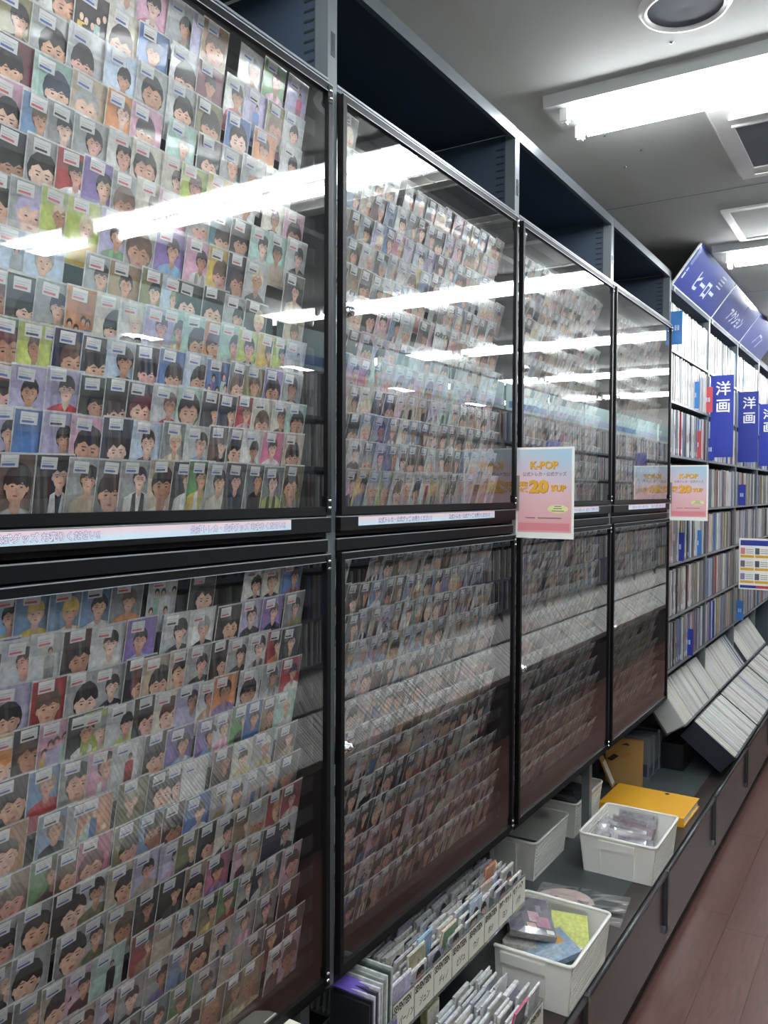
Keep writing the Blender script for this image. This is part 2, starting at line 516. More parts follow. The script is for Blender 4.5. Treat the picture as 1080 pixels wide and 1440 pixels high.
CAB_LABEL = ['tall glass-fronted card cabinet left of the first, seen only past the edge',
             'tall glass-fronted cabinet of photo cards, largest of four, first grey post',
             'second tall glass-fronted cabinet of photo cards, behind the labelled card boxes',
             'third tall glass-fronted cabinet of photo cards, behind the pink sale sign',
             'fourth tall glass-fronted cabinet of photo cards, next to the open disc shelving']
CABS = {}
slot_me = MB().box(-0.060, -0.036, -0.0012, 0.0, 0.0, 0.0045).mesh('slot', 'slot_dark')
for k in range(1, 5):
    yr = post_y(k - 1); yl = yr - BAY + PW
    t = thing('display_cabinet', CAB_LABEL[k], 'cabinet', (0, 0, 0), 'glass-fronted card cabinets')
    CABS[k] = t
    bx('upright', 'post_grey', t, -0.03, 0.0, yr, yr + PW, 0.738, Z_TOP)
    bx('foot_post', 'post_grey', t, *((-0.34, -0.31) if k == 4 else (-0.090, -0.060)), yr, yr + PW, CTR, 0.738)
    bx('bounce_plate', 'plain_wall', t, -DEPTH, -0.02, yl, yr, Z_TOP - 0.004, Z_TOP - 0.001)  # unseen pale plate, added to bounce light onto the ceiling above
    bx('side_panel', 'side_navy', t, -DEPTH, -0.03, yr + 0.004, yr + PW - 0.004, 0.738, Z_TOP - 0.02)
    if k == 1:
        bx('upright', 'post_grey', t, -0.03, 0.0, yl - PW, yl, CTR, Z_TOP)
        bx('side_panel', 'side_navy', t, -DEPTH, -0.03, yl - PW + 0.004, yl - 0.004, 0.738, Z_TOP - 0.02)
    bx('back_panel', 'navy_panel', t, -DEPTH - 0.012, -DEPTH, yl - 0.015, yr + 0.015, CTR, Z_TOP - 0.02)
    bx('top_panel', 'side_navy', t, -DEPTH, -0.001, yl, yr, Z_TOP - 0.016, Z_TOP - 0.004)
    bx('top_rail', 'top_rail', t, -0.012, 0.001, yl, yr, 2.711, Z_TOP)
    bx('cubby_shelf', 'side_navy', t, -DEPTH, 0.0, yl, yr, Z_CUB - 0.012, Z_CUB)
    bx('shelf_edge', 'steel', t, 0.0, 0.0015, yl, yr, Z_CUB - 0.004, Z_CUB + 0.0005)
    # shelf between the doors: lip that carries the printed strip, dark gap, lower lip
    bx('middle_shelf', 'frame_black', t, -DEPTH, -0.002, yl, yr, 1.630, 1.668)
    bx('shelf_lip', 'frame_black', t, -0.002, 0.012, yl + 0.002, yr - 0.002, 1.640, 1.667)
    bx('lip_edge', 'bright_edge', t, 0.0, 0.0126, yl + 0.002, yr - 0.002, 1.667, 1.6688)
    bx('lower_lip', 'frame_black', t, -DEPTH, 0.004, yl, yr, 1.601, 1.6235)
    bx('lip_edge', 'bright_edge', t, 0.0, 0.0046, yl, yr, 1.6232, 1.6252)
    bx('bottom_panel', 'frame_black', t, -DEPTH, 0.002, yl, yr, 0.738, 0.754)
    MB().box(0.0, 0.003, yr + 0.001, yr + 0.012, 1.638, 1.664).build('lip_hook', 'frame_black', t)
    bx('backing_board', 'dark_board', t, -0.085, -0.07, yl, yr, Z_UB, Z_CUB - 0.013)
    bx('backing_board', 'dark_maroon' if k == 2 else 'dark_board', t, -0.085, -0.07, yl, yr, Z_LB, 1.600)
    bx('inner_side', 'dark_board', t, -0.07, -0.004, yr - 0.004, yr - 0.0005, Z_UB, Z_CUB - 0.013)
    bx('inner_side', 'dark_maroon', t, -0.07, -0.004, yr - 0.004, yr - 0.0005, Z_LB, 1.600)
    for i in range(9):
        o = add('slot', slot_me, t)
        o.location = (0, yr + 0.004, 2.530 + i * 0.0195)
    if k > 0:
        MB().box(0.0, 0.0008, yr + 0.009, yr + 0.023, 2.555, 2.60).build('plate', 'frame_edge', t)
        MB().box(0.0008, 0.0012, yr + 0.012, yr + 0.018, 2.565, 2.578).box(0.0008, 0.0012, yr + 0.012, yr + 0.018, 2.583, 2.596).build('plate_slot', 'slot_dark', t)
    door(t, yl + 0.003, yr - 0.003, Z_UB, Z_UT, 2.073)
    door(t, yl + 0.003, yr - 0.003, Z_LB, Z_LT, 1.205)

# printed strips on the shelf lips
def grad_strip(mb, y0, y1, z0, z1, x):
    n = 6
    top, mid, bot = lin('f2d6de'), lin('eee2ee'), lin('cfe6f0')
    for i in range(n):
        a = i / (n - 1)
        c = tuple(bot[j] * (1 - a) + (mid[j] if a < .5 else top[j]) * a for j in range(3))
        za, zb = z0 + (z1 - z0) * i / n, z0 + (z1 - z0) * (i + 1) / n
        mb.box(x, x + 0.0006, y0, y1, za, zb, c)
STRIP_TXT = '公式トレカ・公式グッズ お売りください!!'
for k, (y0, y1, ty) in enumerate(((0.48, 1.206, (0.548, 0.955)), (1.426, 2.085, (1.50, 1.82)), (2.46, 2.98, (2.52, 2.76)), (3.36, 3.95, (3.42, 3.70)))):
    mb = MB()
    grad_strip(mb, y0, y1, 1.6485, 1.6665, 0.0121)
    st = mb.build('paper_strip', 'print_matte', CABS[k + 1], label='pastel paper strip with white lettering')
    for y in ty:
        sz = 0.0125
        text(STRIP_TXT, sz, 'ink_violet', st, FACE_X, (0.0129, y, 1.6528), 0.0008 if k == 0 else 0.0003)
        if k == 0:
            text(STRIP_TXT, sz, 'ink_white', st, FACE_X, (0.0131, y, 1.6528), 0.0001)

# ------------------------------------------------------------------ photo cards
PAL = dict(wh='dcdcd8', cr='d6cfbc', lg='c3c5c8', gy='a3a5a6', mg='7f8488', dk='4a4a4c', k='1d1c20', nv='28304e', bl='3f73b8', sb='6f94bd', sk='86bde6', pb='b9cbe0',
           lv='b3abd0', pu='8a70b4', pk='d9a3bd', hp='d9648f', rd='b8383c', mr='6e3340', ye='d9b83e', lm='bccb5a', gr='5f9a5a', dg='3c4a40', mt='a9cfc4', tl='4d8088',
           ol='8a8458', be='c0ac92', ta='a8875f', bn='6b5044', db='3a2f2e', bd='d8c9a4')
PAL['or'] = 'd98a4a'
NAME = dict(wh='white', cr='cream', lg='pale grey', gy='grey', mg='grey', dk='charcoal', k='black', nv='navy', bl='blue', sb='steel blue', sk='sky blue', pb='pale blue',
            lv='lavender', pu='purple', pk='pink', hp='hot pink', rd='red', mr='maroon', ye='yellow', lm='lime', gr='green', dg='dark green', mt='mint', tl='teal',
            ol='olive', be='beige', ta='tan', bn='brown', db='dark brown', bd='blond')
NAME['or'] = 'orange'
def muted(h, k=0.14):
    # printed photographs are never pure colour; stronger muting also paints in dim light
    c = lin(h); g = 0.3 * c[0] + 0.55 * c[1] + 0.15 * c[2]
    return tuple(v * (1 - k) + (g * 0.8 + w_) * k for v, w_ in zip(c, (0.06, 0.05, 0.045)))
PALL = {k: muted(v) for k, v in PAL.items()}
PALL_A = PALL
PALL_DIM = {k: muted(v, 0.38) for k, v in PAL.items()}  # dimmer light and floor-reflection haze painted into the print colours
SKIN = [lin(c) for c in ('d8ab92', 'e0b8a2', 'c99a80', 'd2a58f', 'e3c0ae', 'b98a72', 'd9a79a')]
LIP = lin('b4665f'); EYE = lin('2a2220')
CW, CH = 0.061, 0.088

def clip(poly, x1, y1):
    for ax, lim, sg in ((0, 0.0, 1), (0, x1, -1), (1, 0.0, 1), (1, y1, -1)):
        out = []
        for i in range(len(poly)):
            a, b = poly[i - 1], poly[i]
            da, db_ = (a[ax] - lim) * sg, (b[ax] - lim) * sg
            if (da >= 0) != (db_ >= 0):
                q = da / (da - db_)
                out.append((a[0] + (b[0] - a[0]) * q, a[1] + (b[1] - a[1]) * q))
            if db_ >= 0:
                out.append(b)
        poly = out
        if len(poly) < 3:
            return []
    return poly

def ell(cx, cy, rx, ry, n=12, a0=0.0, a1=2 * math.pi):
    full = abs(a1 - a0 - 2 * math.pi) < 1e-6
    m = n if full else n + 1
    return [(cx + rx * math.cos(a0 + (a1 - a0) * i / n), cy + ry * math.sin(a0 + (a1 - a0) * i / n)) for i in range(m)]

def shade(c, k):
    return tuple(min(1.0, v * k) for v in c)

def draw_card(mb, O, U, V, N, cw, ch, spec, R, detail=2):
    """a printed portrait on a thin card; print is flat, layered 0.1 mm"""
    bg, top, tm, hair = spec
    A = ch / cw
    T = 0.0009
    def P(x, y, h): return O + U * (x * cw) + V * (y * cw) + N * (T + h)
    def put(poly, col, layer):
        q = clip(poly, 1.0, A)
        if len(q) >= 3:
            mb.face([P(x, y, layer * 0.00008) for x, y in q], col)
    b = PALL[bg]
    edge = (0.72, 0.72, 0.7)
    q = [O, O + U * cw, O + U * cw + V * ch, O + V * ch]
    qf = [p + N * T for p in q]
    mb.face(qf, b)
    for i in range(4):
        j = (i + 1) % 4
        mb.face([q[i], q[j], qf[j], qf[i]], edge)
    mb.face([q[3], q[2], q[1], q[0]], (0.55, 0.55, 0.55))
    j1 = R.uniform(0.8, 1.25)
    if R.random() < 0.75:   # second tone of the backdrop: a wall edge, a door, a window
        s = R.random()
        if s < 0.4:
            x = R.uniform(0.15, 0.8); put([(x, 0), (1, 0), (1, A), (x + R.uniform(-.1, .1), A)], shade(b, R.choice((0.75, 0.85, 1.18))), 1)
        elif s < 0.7:
            y = R.uniform(0.3, 1.1); put([(0, y), (1, y + R.uniform(-.15, .15)), (1, 0), (0, 0)][::-1], shade(b, R.choice((0.7, 0.82, 1.15))), 1)
        else:
            x = R.uniform(0.05, 0.6); put([(x, .5), (x + .3, .5), (x + .3, A - .1), (x, A - .1)], shade(b, R.choice((0.72, 1.25))), 1)
    if tm == 'p':
        put([(0.1, 0.25), (0.9, 0.25), (0.9, 0.45), (0.1, 0.45)], shade(b, 1.2), 2)
        return
    hc = PALL[hair]; tc = PALL[top]; sk = R.choice(SKIN)
    if tm == 'g':
        for i in range(5):
            cx = 0.15 + 0.18 * i + R.uniform(-.05, .05); cy = R.uniform(0.5, 1.05)
            c = PALL[R.choice((top, bg, 'wh', 'or', 'pk', 'mt', 'ye', 'bl', hair))]
            put([(cx - .13, 0), (cx + .13, 0), (cx + .1, cy - .12), (cx - .1, cy - .12)], shade(c, R.uniform(.7, 1.1)), 2 + i)
            put(ell(cx, cy + .03, .085, .11, 8), hc, 3 + i)
            put(ell(cx, cy - .02, .06, .085, 8), sk, 4 + i)
        return
    if tm == 's':
        cx = R.uniform(.42, .68); fy = A - .42; rx, ry = .055, .075
        put([(cx - .14, .62), (cx + .15, .62), (cx + .13, fy - .12), (cx + .05, fy - .08), (cx - .05, fy - .08), (cx - .14, fy - .13)], tc, 2)
        put([(cx - .12, .1), (cx - .02, .1), (cx + .01, .64), (cx - .13, .64)], shade(tc, .6), 3)
        put([(cx + .02, .1), (cx + .12, .1), (cx + .14, .64), (cx + .0, .64)], shade(tc, .65), 3)
        put(ell(cx, fy + .025, .066, .085, 10), hc, 4)
        put(ell(cx, fy - .012, rx * .85, ry * .85, 10), sk, 5)
        return
    if tm == 'f':
        cx = R.uniform(.42, .64); fy = R.uniform(.60, .78); rx = R.uniform(.26, .33); ry = rx * 1.34
    else:
        cx = R.uniform(.46, .66); fy = R.uniform(.86, 1.0); rx = R.uniform(.165, .205); ry = rx * 1.34
    tl = R.uniform(-.12, .12)
    def rot(p):
        x, y = p[0] - cx, p[1] - fy
        return (cx + x * math.cos(tl) - y * math.sin(tl), fy + x * math.sin(tl) + y * math.cos(tl))
    def rput(poly, col, layer): put([rot(p) for p in poly], col, layer)
    sy = fy - ry * 1.5
    sw = rx * R.uniform(2.1, 2.6)
    # hair behind the head
    rput(ell(cx, fy + ry * .26, rx * R.uniform(1.2, 1.38), ry * R.uniform(1.02, 1.2), 12), hc, 2)
    # clothing, neck, collar
    put([(cx - sw * 1.15, -.1), (cx + sw * 1.15, -.1), (cx + sw, sy - ry * .35), (cx + sw * .62, sy + ry * .05), (cx + rx * .55, sy + ry * .28),
         (cx - rx * .55, sy + ry * .28), (cx - sw * .62, sy + ry * .05), (cx - sw, sy - ry * .35)], tc, 3)
    put([(cx - rx * .5, sy + ry * .1), (cx, sy - ry * R.uniform(.1, .5)), (cx + rx * .5, sy + ry * .1), (cx + rx * .45, fy - ry * .6), (cx - rx * .45, fy - ry * .6)], shade(sk, .85), 4)
    if detail and R.random() < .5:
        c2 = R.choice((shade(tc, .55), shade(tc, 1.5), PALL['wh'], PALL['dk']))
        put([(cx - rx * .5, sy + ry * .25), (cx - rx * .1, -.1), (cx - rx * 1.3, -.1), (cx - rx * 1.1, sy)], c2, 5)
        put([(cx + rx * .5, sy + ry * .25), (cx + rx * 1.1, sy), (cx + rx * 1.3, -.1), (cx + rx * .1, -.1)][::-1], c2, 5)
    # face, jaw
    fp = [(cx - rx, fy + ry * .25), (cx - rx * .95, fy - ry * .2), (cx - rx * .68, fy - ry * .68), (cx - rx * .22, fy - ry), (cx + rx * .22, fy - ry),
          (cx + rx * .68, fy - ry * .68), (cx + rx * .95, fy - ry * .2), (cx + rx, fy + ry * .25), (cx + rx * .75, fy + ry * .8), (cx, fy + ry), (cx - rx * .75, fy + ry * .8)]
    rput(fp, sk, 6)
    if detail:
        # ears
        rput(ell(cx - rx * 1.0, fy - ry * .05, rx * .14, ry * .2, 6), shade(sk, .9), 5)
        rput(ell(cx + rx * 1.0, fy - ry * .05, rx * .14, ry * .2, 6), shade(sk, .9), 5)
    # fringe
    k = R.uniform(.12, .48)
    fr = ell(cx, fy + ry * .3, rx * 1.18, ry * 1.05, 8, 0, math.pi)
    n = 5
    fr += [(cx - rx * 1.1 + rx * 2.2 * (i + .5) / n, fy + ry * (k + (.16 if i % 2 else -.08) + R.uniform(-.06, .06))) for i in range(n)]
    rput(fr, shade(hc, 1.12), 8)
    if detail:
        for s in (-1, 1):
            ex = cx + s * rx * .42
            rput(ell(ex, fy + ry * .02, rx * .15, ry * .05, 6), EYE, 9)
            if detail > 1:
                rput([(ex - rx * .22, fy + ry * .17), (ex + rx * .22, fy + ry * .19), (ex + rx * .2, fy + ry * .24), (ex - rx * .2, fy + ry * .23)], shade(hc, 1.4), 9)
        rput(ell(cx, fy - ry * .52, rx * .26, ry * .07, 6), LIP, 9)
        if detail > 1:
            rput([(cx - rx * .1, fy - ry * .24), (cx + rx * .14, fy - ry * .24), (cx + rx * .05, fy + ry * .02)], shade(sk, .84), 9)
            # a soft side of the face
            rput([(cx + rx * .35, fy - ry * .92), (cx + rx * .68, fy - ry * .68), (cx + rx * .95, fy - ry * .2), (cx + rx, fy + ry * .25), (cx + rx * .62, fy - ry * .1)], shade(sk, .88), 7)

STK = {'b': lin('5b6fb4'), 'r': lin('d6626a'), 'k': lin('3a3a40')}
def draw_sticker(mb, O, U, V, N, cw, ch, kind, R, detail=True):
    x = R.uniform(.06, .16) * cw; y = ch - R.uniform(.0165, .0195); wd, hh = .0265, .0165
    a = R.uniform(-.05, .05)
    u = U * math.cos(a) + V * math.sin(a); v = V * math.cos(a) - U * math.sin(a)
    o = O + U * x + V * y + N * .0021
    b = R.uniform(.68, .8)
    mb.face([o, o + u * wd, o + u * wd + v * hh, o + v * hh], (b, b, b))
    # its thickness, seen from above
    mb.face([o + v * hh, o + u * wd + v * hh, o + u * wd + v * hh - N * .0008, o + v * hh - N * .0008], (.6, .6, .6))
    if detail:
        c = STK[kind] if R.random() < .8 else STK['k']
        p = o + N * .0001
        for (x0, x1, y0, y1) in ((.08, .8, .14, .32), (.1, .66, .42, .5), (.1, .9, .64, .70)):
            cc = c if y0 < .2 else (.5, .5, .55)
            mb.face([p + u * (wd * x0) + v * (hh * y0), p + u * (wd * x1) + v * (hh * y0), p + u * (wd * x1) + v * (hh * y1), p + u * (wd * x0) + v * (hh * y1)], cc)

def draw_sleeve(mb, U, V, N, O, cw, ch):
    b = .0016
    e = [(-b, -b, cw + b, 0), (-b, ch, cw + b, ch + b * 1.6), (-b, 0, 0, ch), (cw, 0, cw + b, ch)]
    for x0, y0, x1, y1 in e:
        o = O + N * .0004
        mb.face([o + U * x0 + V * y0, o + U * x1 + V * y0, o + U * x1 + V * y1, o + U * x0 + V * y1], (.62, .63, .62))

TOPX, LEAN = -0.018, 0.016
def frame_at(y, ztop, R, w=CW, h=CH, LEAN=LEAN):
    """pocket geometry: top edge forward, near edge a touch proud so each card overlaps the next"""
    d = R.uniform(-.0012, .0012)
    V = Vector((LEAN, R.uniform(-.0016, .0016), h)).normalized()
    U = Vector((-0.0034, w, R.uniform(-.0012, .0012))).normalized()
    # the card with the higher Y lies in front: its near edge is the proud one
    N = U.cross(V).normalized()
    O = Vector((TOPX + d, y, ztop)) - V * h
    return O, U, V, N


# one line per pocket row: height of the card tops, sticker ink, then near edge (mm), backdrop, clothing, framing, hair
UPPER = [
    (1.763, 'b', "645 bn gy f k;707 db k h k;757 gy be h k;807 mg gy f db;848 gy wh h k;904 be wh f k;952 dk wh h bn;985 gr ye h db;1027 gy cr h k;1072 dk k h k;1123 mg k h db;1169 mg lm h db;1229 ol ta f db"),
    (1.822, 'b', "639 lv nv h k;675 bl bl p k;717 lv be h k;762 pk lv f k;815 nv wh f db;870 pb bn h k;929 mg be h bd;977 lg sb h k;1032 bn db h bn;1076 mg wh f k;1112 wh wh h k;1165 hp wh h k;1229 be dk f k"),
    (1.88, 'b', "634 rd bn f db;671 lv wh h k;724 lv rd h db;778 dg ta f k;820 dk pk f db;863 db pk f mr;910 lg rd h bn;962 mt wh f db;1015 dk dk h k;1055 nv or h k;1099 rd pk h bn;1141 cr cr f bn;1194 cr bn h bn;1233 mt dk f k"),
    (1.935, 'b', "644 gr bn f mr;682 lm sb h bn;714 lm gy h bn;735 nv nv f bn;781 dk be f k;824 pb k h k;875 dk nv f k;923 bl bl f db;977 pb wh f k;1025 bl pu g k;1081 mg dk f bn;1119 ol ol h bn;1172 pu lv f k;1225 gy dk h k"),
    (1.997, 'r', "633 gy pk f bn;666 dk gy f k;709 gy lm h k;755 or mt g k;806 cr ol f k;846 wh k h bd;894 lv gy h db;929 mt ye h dg;974 mt gy f dg;1022 or ye f db;1059 mt gy h dg;1104 lm wh h k;1155 ye wh h k;1196 lm gy h k;1233 lg gy s k"),
    (2.048, 'r', "650 pb gy s k;693 pb pb h gy;787 gy lg h db;829 ta ta h db;887 ol or h k;929 pb lg h ol;959 dg mt f k;1017 dk gr f k;1069 gy ta h k;1119 dk ol h bd;1228 be or h bn"),
    (2.118, 'r', "634 gy gy f k;671 gy lv f lv;717 lm wh h bd;757 lm ye h bd;815 lv gr h db;860 gy wh f bn;918 pu sk h k;980 pk wh h k;1032 ye or f bn;1076 nv gy f db;1121 lg k h bd;1228 dk be h k"),
    (2.18, 'r', "650 nv k f k;696 gy pb f k;741 rd wh h k;785 pu sk h k;834 gy bn f bn;880 cr be h bn;924 pk gy h bn;984 gy wh f gy;1035 tl or f db;1086 db or f k;1135 mt wh h k;1183 mt be h k;1234 lg k h k"),
    (2.235, 'r', "644 pk cr f k;689 sb gr h bn;726 gy ta h k;769 gy lv h k;828 wh hp h k;871 cr cr f k;932 cr or h db;971 lm lm h bn;1030 ye be h bn;1090 wh mt h k;1168 cr dk h k;1228 pk pk f db"),
    (2.291, 'b', "649 mr be f k;707 mt wh f nv;767 be pk f gy;825 or or h bn;871 pk pu f dk;941 mt wh h gy;1006 db pk f k;1062 gy ta h bn;1111 gy wh h gy;1193 lg be h bd"),
    (2.351, 'b', "651 ol gy h k;705 gy gy f k;761 lg be f k;822 pb gy h k;881 gy gy f k;944 lg gy f k;1004 ol dk f db;1072 bl sb f k;1144 or wh h k;1217 lg be h k"),
    (2.411, 'b', "677 wh wh h k;725 wh or f bn;772 db hp g k;830 cr cr f db;884 bl rd h nv;949 lg wh f k;1006 mr gy h k;1072 wh hp h k;1120 lv bl s k;1177 ol pk f bn;1227 lg be h k"),
    (2.479, 'b', "835 cr wh h bn;885 pk hp h k;945 lg gy h k;995 lv lv p k;1017 ta mr f bn;1107 wh be h gy;1169 gr pk h bn;1237 lv hp s k"),
]
LOWER = [
    (1.585, 'r', "638 sk ye h k;676 sb ye h ye;726 sb ye h ye;780 sb wh h k;831 mg or h bn;902 lg pk g db;989 dg or f k;1118 wh k h k;1169 cr nv h bn;1224 bl rd h db"),
    (1.525, 'r', "622 pu pu p k;656 lg lg h db;697 lg gy s k;747 db gy f k;796 lg wh h k;859 pu sk h k;929 lg dk h k;987 wh k h gy;1052 db mr f db;1112 lv dk h k;1167 pu nv h db;1230 mg ol h k"),
    (1.465, 'r', "639 lv sb f k;698 rd be f bn;752 gy wh f k;795 gy nv h k;855 db pk f mr;888 be cr f db;943 be be f k;980 gy dg h db;1035 db gy f db;1078 lg dk h k;1127 lg gy h k;1181 rd or h k;1220 dk dk h k"),
    (1.405, 'r', "636 ye dk f or;670 dk pk f bn;709 pk lv g bn;753 dk wh h k;780 lm lm h gy;821 lg lm h k;872 dk ta f db;913 cr lm f bn;958 lv lv h k;1007 lg ta h k;1042 or pu h k;1105 lg gy f k;1169 gy lg h db;1220 rd wh h k"),
    (1.344, 'b', "638 dk pu f db;692 sb rd h ta;741 gy pk f dg;788 pk pk h k;831 lg rd s k;892 dk or f db;937 pu sk h k;1002 pu sk h k;1043 lg pk h bn;1087 gr k h k;1123 bl bl h k;1168 ta ye h bn;1202 mt wh h bd"),
    (1.284, 'b', "630 or dg f db;706 sb nv h bn;752 gy cr h gy;771 or gr g or;841 ol ol h be;899 dk pk f k;933 cr be f k;970 wh wh p k;1041 bn k h bn;1089 cr ye h db;1142 gy ye h wh;1210 bn ta h db"),
    (1.223, 'b', "635 ta k f bn;695 gr mr h bn;736 bn k f bn;771 hp rd f mr;833 ol be f k;879 sb k f db;930 mr pk f k;976 bl wh h k;1038 gy ta h db;1076 lg gy h k;1118 lg mr g gy;1170 gy dk h gy;1218 dk pk f db"),
    (1.166, 'b', "631 gy nv f k;675 gy k f db;728 db or f k;766 lg ol h k;821 be be f db;870 lv be h k;924 lv pk h db;960 ol dk h ol;1005 dk pk f db;1047 cr dk h db;1091 ta ta h bn;1131 be gy f gy;1182 rd be f or;1223 rd lg h mr"),
    (1.107, 'b', "625 ta k h gy;666 gy gy f k;733 gy k f k;775 gy ol h db;820 be be f bn;873 dk bn h k;921 db dk h k;976 ta bn f k;1025 hp pu h db;1091 pk mr h bn;1128 be be h gy;1166 nv nv p k;1210 lg dk h k"),
    (1.048, 'b', "628 gy dk f db;668 mg be h ta;710 be gy f db;750 pk mr h db;794 mt k s k;864 rd ta h tl;909 be be p gy;954 gy mr h db;1008 ol ye h db;1052 gr rd h bn;1102 gy k h db;1139 nv lg h k;1170 mg be h gy;1223 pk or f bn"),
    (0.987, 'b', "624 be ta f bn;657 rd mr h bn;708 lg bn h k;749 be gy h k;799 lv nv h bn;837 gy dk h db;893 gy pu h k;939 sb sb h pk;985 bn ta f db;1038 be gy h db;1091 gy pk h bn;1151 mg bn h db;1217 mr db h k"),
    (0.927, 'b', "647 gy be h k;693 be mr h db;734 gy be h k;779 be lg h k;829 mg gy h db;883 tl gy h db;942 gr dg h bn;996 gy mt h db;1055 be be h gy;1118 gy dk h k;1170 mr rd h bn;1232 mr rd h k"),
    (0.88, 'b', "688 gy be h k;737 be bn h db;785 gy pk h k;836 mg ta f k;897 be gy h k;957 ol pk f k;1013 ta or f or;1069 bn ol h ol;1113 ta ye f ta;1183 lg mr h db;1222 pk pk f mr"),
]

R = random.Random(5)
STUFF = MB()
def one_card(y, ztop, spec, ink, label):
    O, U, V, N = frame_at(y, ztop, R)
    root = O.copy()
    mb = MB()
    draw_card(mb, O - root, U, V, N, CW, CH, spec, R, 2)
    o = mb.build('photo_card', 'print', None, label=label, cat='card', group='photo cards in the first cabinet')
    o.location = root
    s = MB(); draw_sticker(s, O - root, U, V, N, CW, CH, ink, R)
    s.build('price_sticker', 'sticker', o)
    s = MB(); draw_sleeve(s, U, V, N, O - root, CW, CH)
    s.build('sleeve', 'print', o)
HOW = {'f': 'close-up face', 'h': 'half-length figure', 's': 'full-length figure', 'p': 'plain print', 'g': 'several figures'}
for tab, case in ((UPPER, 'upper'), (LOWER, 'lower')):
    for ri, (z, ink, txt) in enumerate(tab):
        PALL = PALL_DIM if (tab is LOWER and ri > 4) else PALL_A  # lower rows use the palette with dim light and haze painted in
        items = [q.split() for q in txt.split(';')]
        rn = (len(tab) - 1 - ri) if tab is UPPER else ri
        for ci, (y, bg, top, tm, hair) in enumerate(items):
            fromp = len(items) - 1 - ci
            lab = '%s photo card, %s, first cabinet %s case, %s row, %s from post' % (NAME[bg], HOW[tm], case, ORD[rn], ORD[fromp])
            one_card(int(y) / 1000, z + R.uniform(-.0025, .0025), (bg, top, tm, hair), ink, lab)

PALL = PALL_DIM
# rows of clear pocket strips, and everything too far to pick apart
strip = {}
def pocket_rows(k, zs):
    yr = post_y(k - 1); yl = yr - BAY + PW
    for z in zs:
        if k not in strip:
            strip[k] = MB().box(-0.0215, -0.0200, yl + 0.02, yr - 0.018, -0.030, 0.0).mesh('pocket_strip', 'pocket_film')
        o = add('pocket_strip', strip[k], CABS[k])
        o.location = (0.004, 0, z - 0.056)
ZU = [r[0] for r in UPPER]; ZL = [r[0] for r in LOWER]
for k in range(1, 5):
    pocket_rows(k, ZU + ZL)

KEYS_BG = ['lg', 'gy', 'gy', 'mg', 'lg', 'wh', 'cr', 'be', 'pk', 'lv', 'pb', 'mt', 'dk', 'db', 'bn', 'ta', 'sb', 'ol', 'mg', 'be']
KEYS_TOP = ['wh', 'k', 'gy', 'dk', 'be', 'nv', 'pk', 'lv', 'bn', 'rd', 'sb', 'wh', 'gy', 'mr', 'cr']
KEYS_HAIR = ['k', 'k', 'k', 'db', 'db', 'bn', 'bd', 'gy']
def fill_row(y0, y1, z, ink, det, bgs=None, lean=LEAN):
    y = y0 + R.uniform(0, .01)
    while y < y1 - CW * .8:
        if R.random() < .03:
            y += R.uniform(.03, .06); continue
        O, U, V, N = frame_at(y, z + R.uniform(-.003, .003), R, CW, CH, lean)
        bg = R.choice(bgs or KEYS_BG) if R.random() < .86 else R.choice(list(PAL))
        tm = R.choice('fffhhhhhs' if R.random() < .95 else 'g')
        draw_card(STUFF, O, U, V, N, CW, CH, (bg, R.choice(KEYS_TOP), tm, R.choice(KEYS_HAIR)), R, det)
        draw_sticker(STUFF, O, U, V, N, CW, CH, ink, R, det > 0)
        draw_sleeve(STUFF, U, V, N, O, CW, CH)
        y += R.uniform(.040, .056)
# first cabinet, beyond the edge of the picture
for z, ink, _ in UPPER + LOWER:
    fill_row(.485, .625, z, ink, 0)
for k in (2, 3, 4):
    yr = post_y(k - 1); yl = yr - BAY + PW
    for i, (z, ink, _) in enumerate(UPPER):
        if i == 12:
            fill_row(yl + .045, yl + .12, z, 'b', 1); continue
        pal = ['cr', 'be', 'ye', 'lg', 'lv', 'wh', 'pk', 'bn'] if i == 0 else ['mt', 'pb', 'lv', 'tl', 'lg', 'pk'] if i in (4, 5) and k > 1 else None
        fill_row(yl + .022, yr - .012 - R.uniform(.01, .03), z, 'b', 2 if k == 2 else 0, pal, (0, 0, .024, .033, .030)[k])
    for i, (z, ink, _) in enumerate(LOWER):
        pal = ['sb', 'ye', 'mg', 'bn', 'be', 'sb'] if i == 1 and k == 2 else ['gy', 'lg', 'be', 'bn', 'pk', 'mg', 'dk', 'db', 'mr'] if i > 3 else None
        fill_row(yl + .022, yr - .014 - R.uniform(.01, .05), z, 'b', 2 if k == 2 else 0, pal, (0, 0, .024, .033, .030)[k])
STUFF.build('photo_cards', 'print', None, label='rows of small sleeved photo cards filling the second, third and fourth cabinets', cat='cards', kind='stuff')

# a blank card with a hand-lettered name among the second cabinet's rows
_O, _U, _V, _N = frame_at(1.795, 2.122, R)
_mb = MB()
draw_card(_mb, Vector((0, 0, 0)), _U, _V, _N, CW, CH, ('lg', 'lg', 'p', 'k'), random.Random(2), 0)
nc = _mb.build('name_card', 'print', None, label='plain grey card with black hand lettering in the second cabinet', cat='card')
nc.location = _O + _N * 0.006
text('スングァン', .0135, 'ink_black', nc, FACE_X, (.0125, .002, .058), .0011)

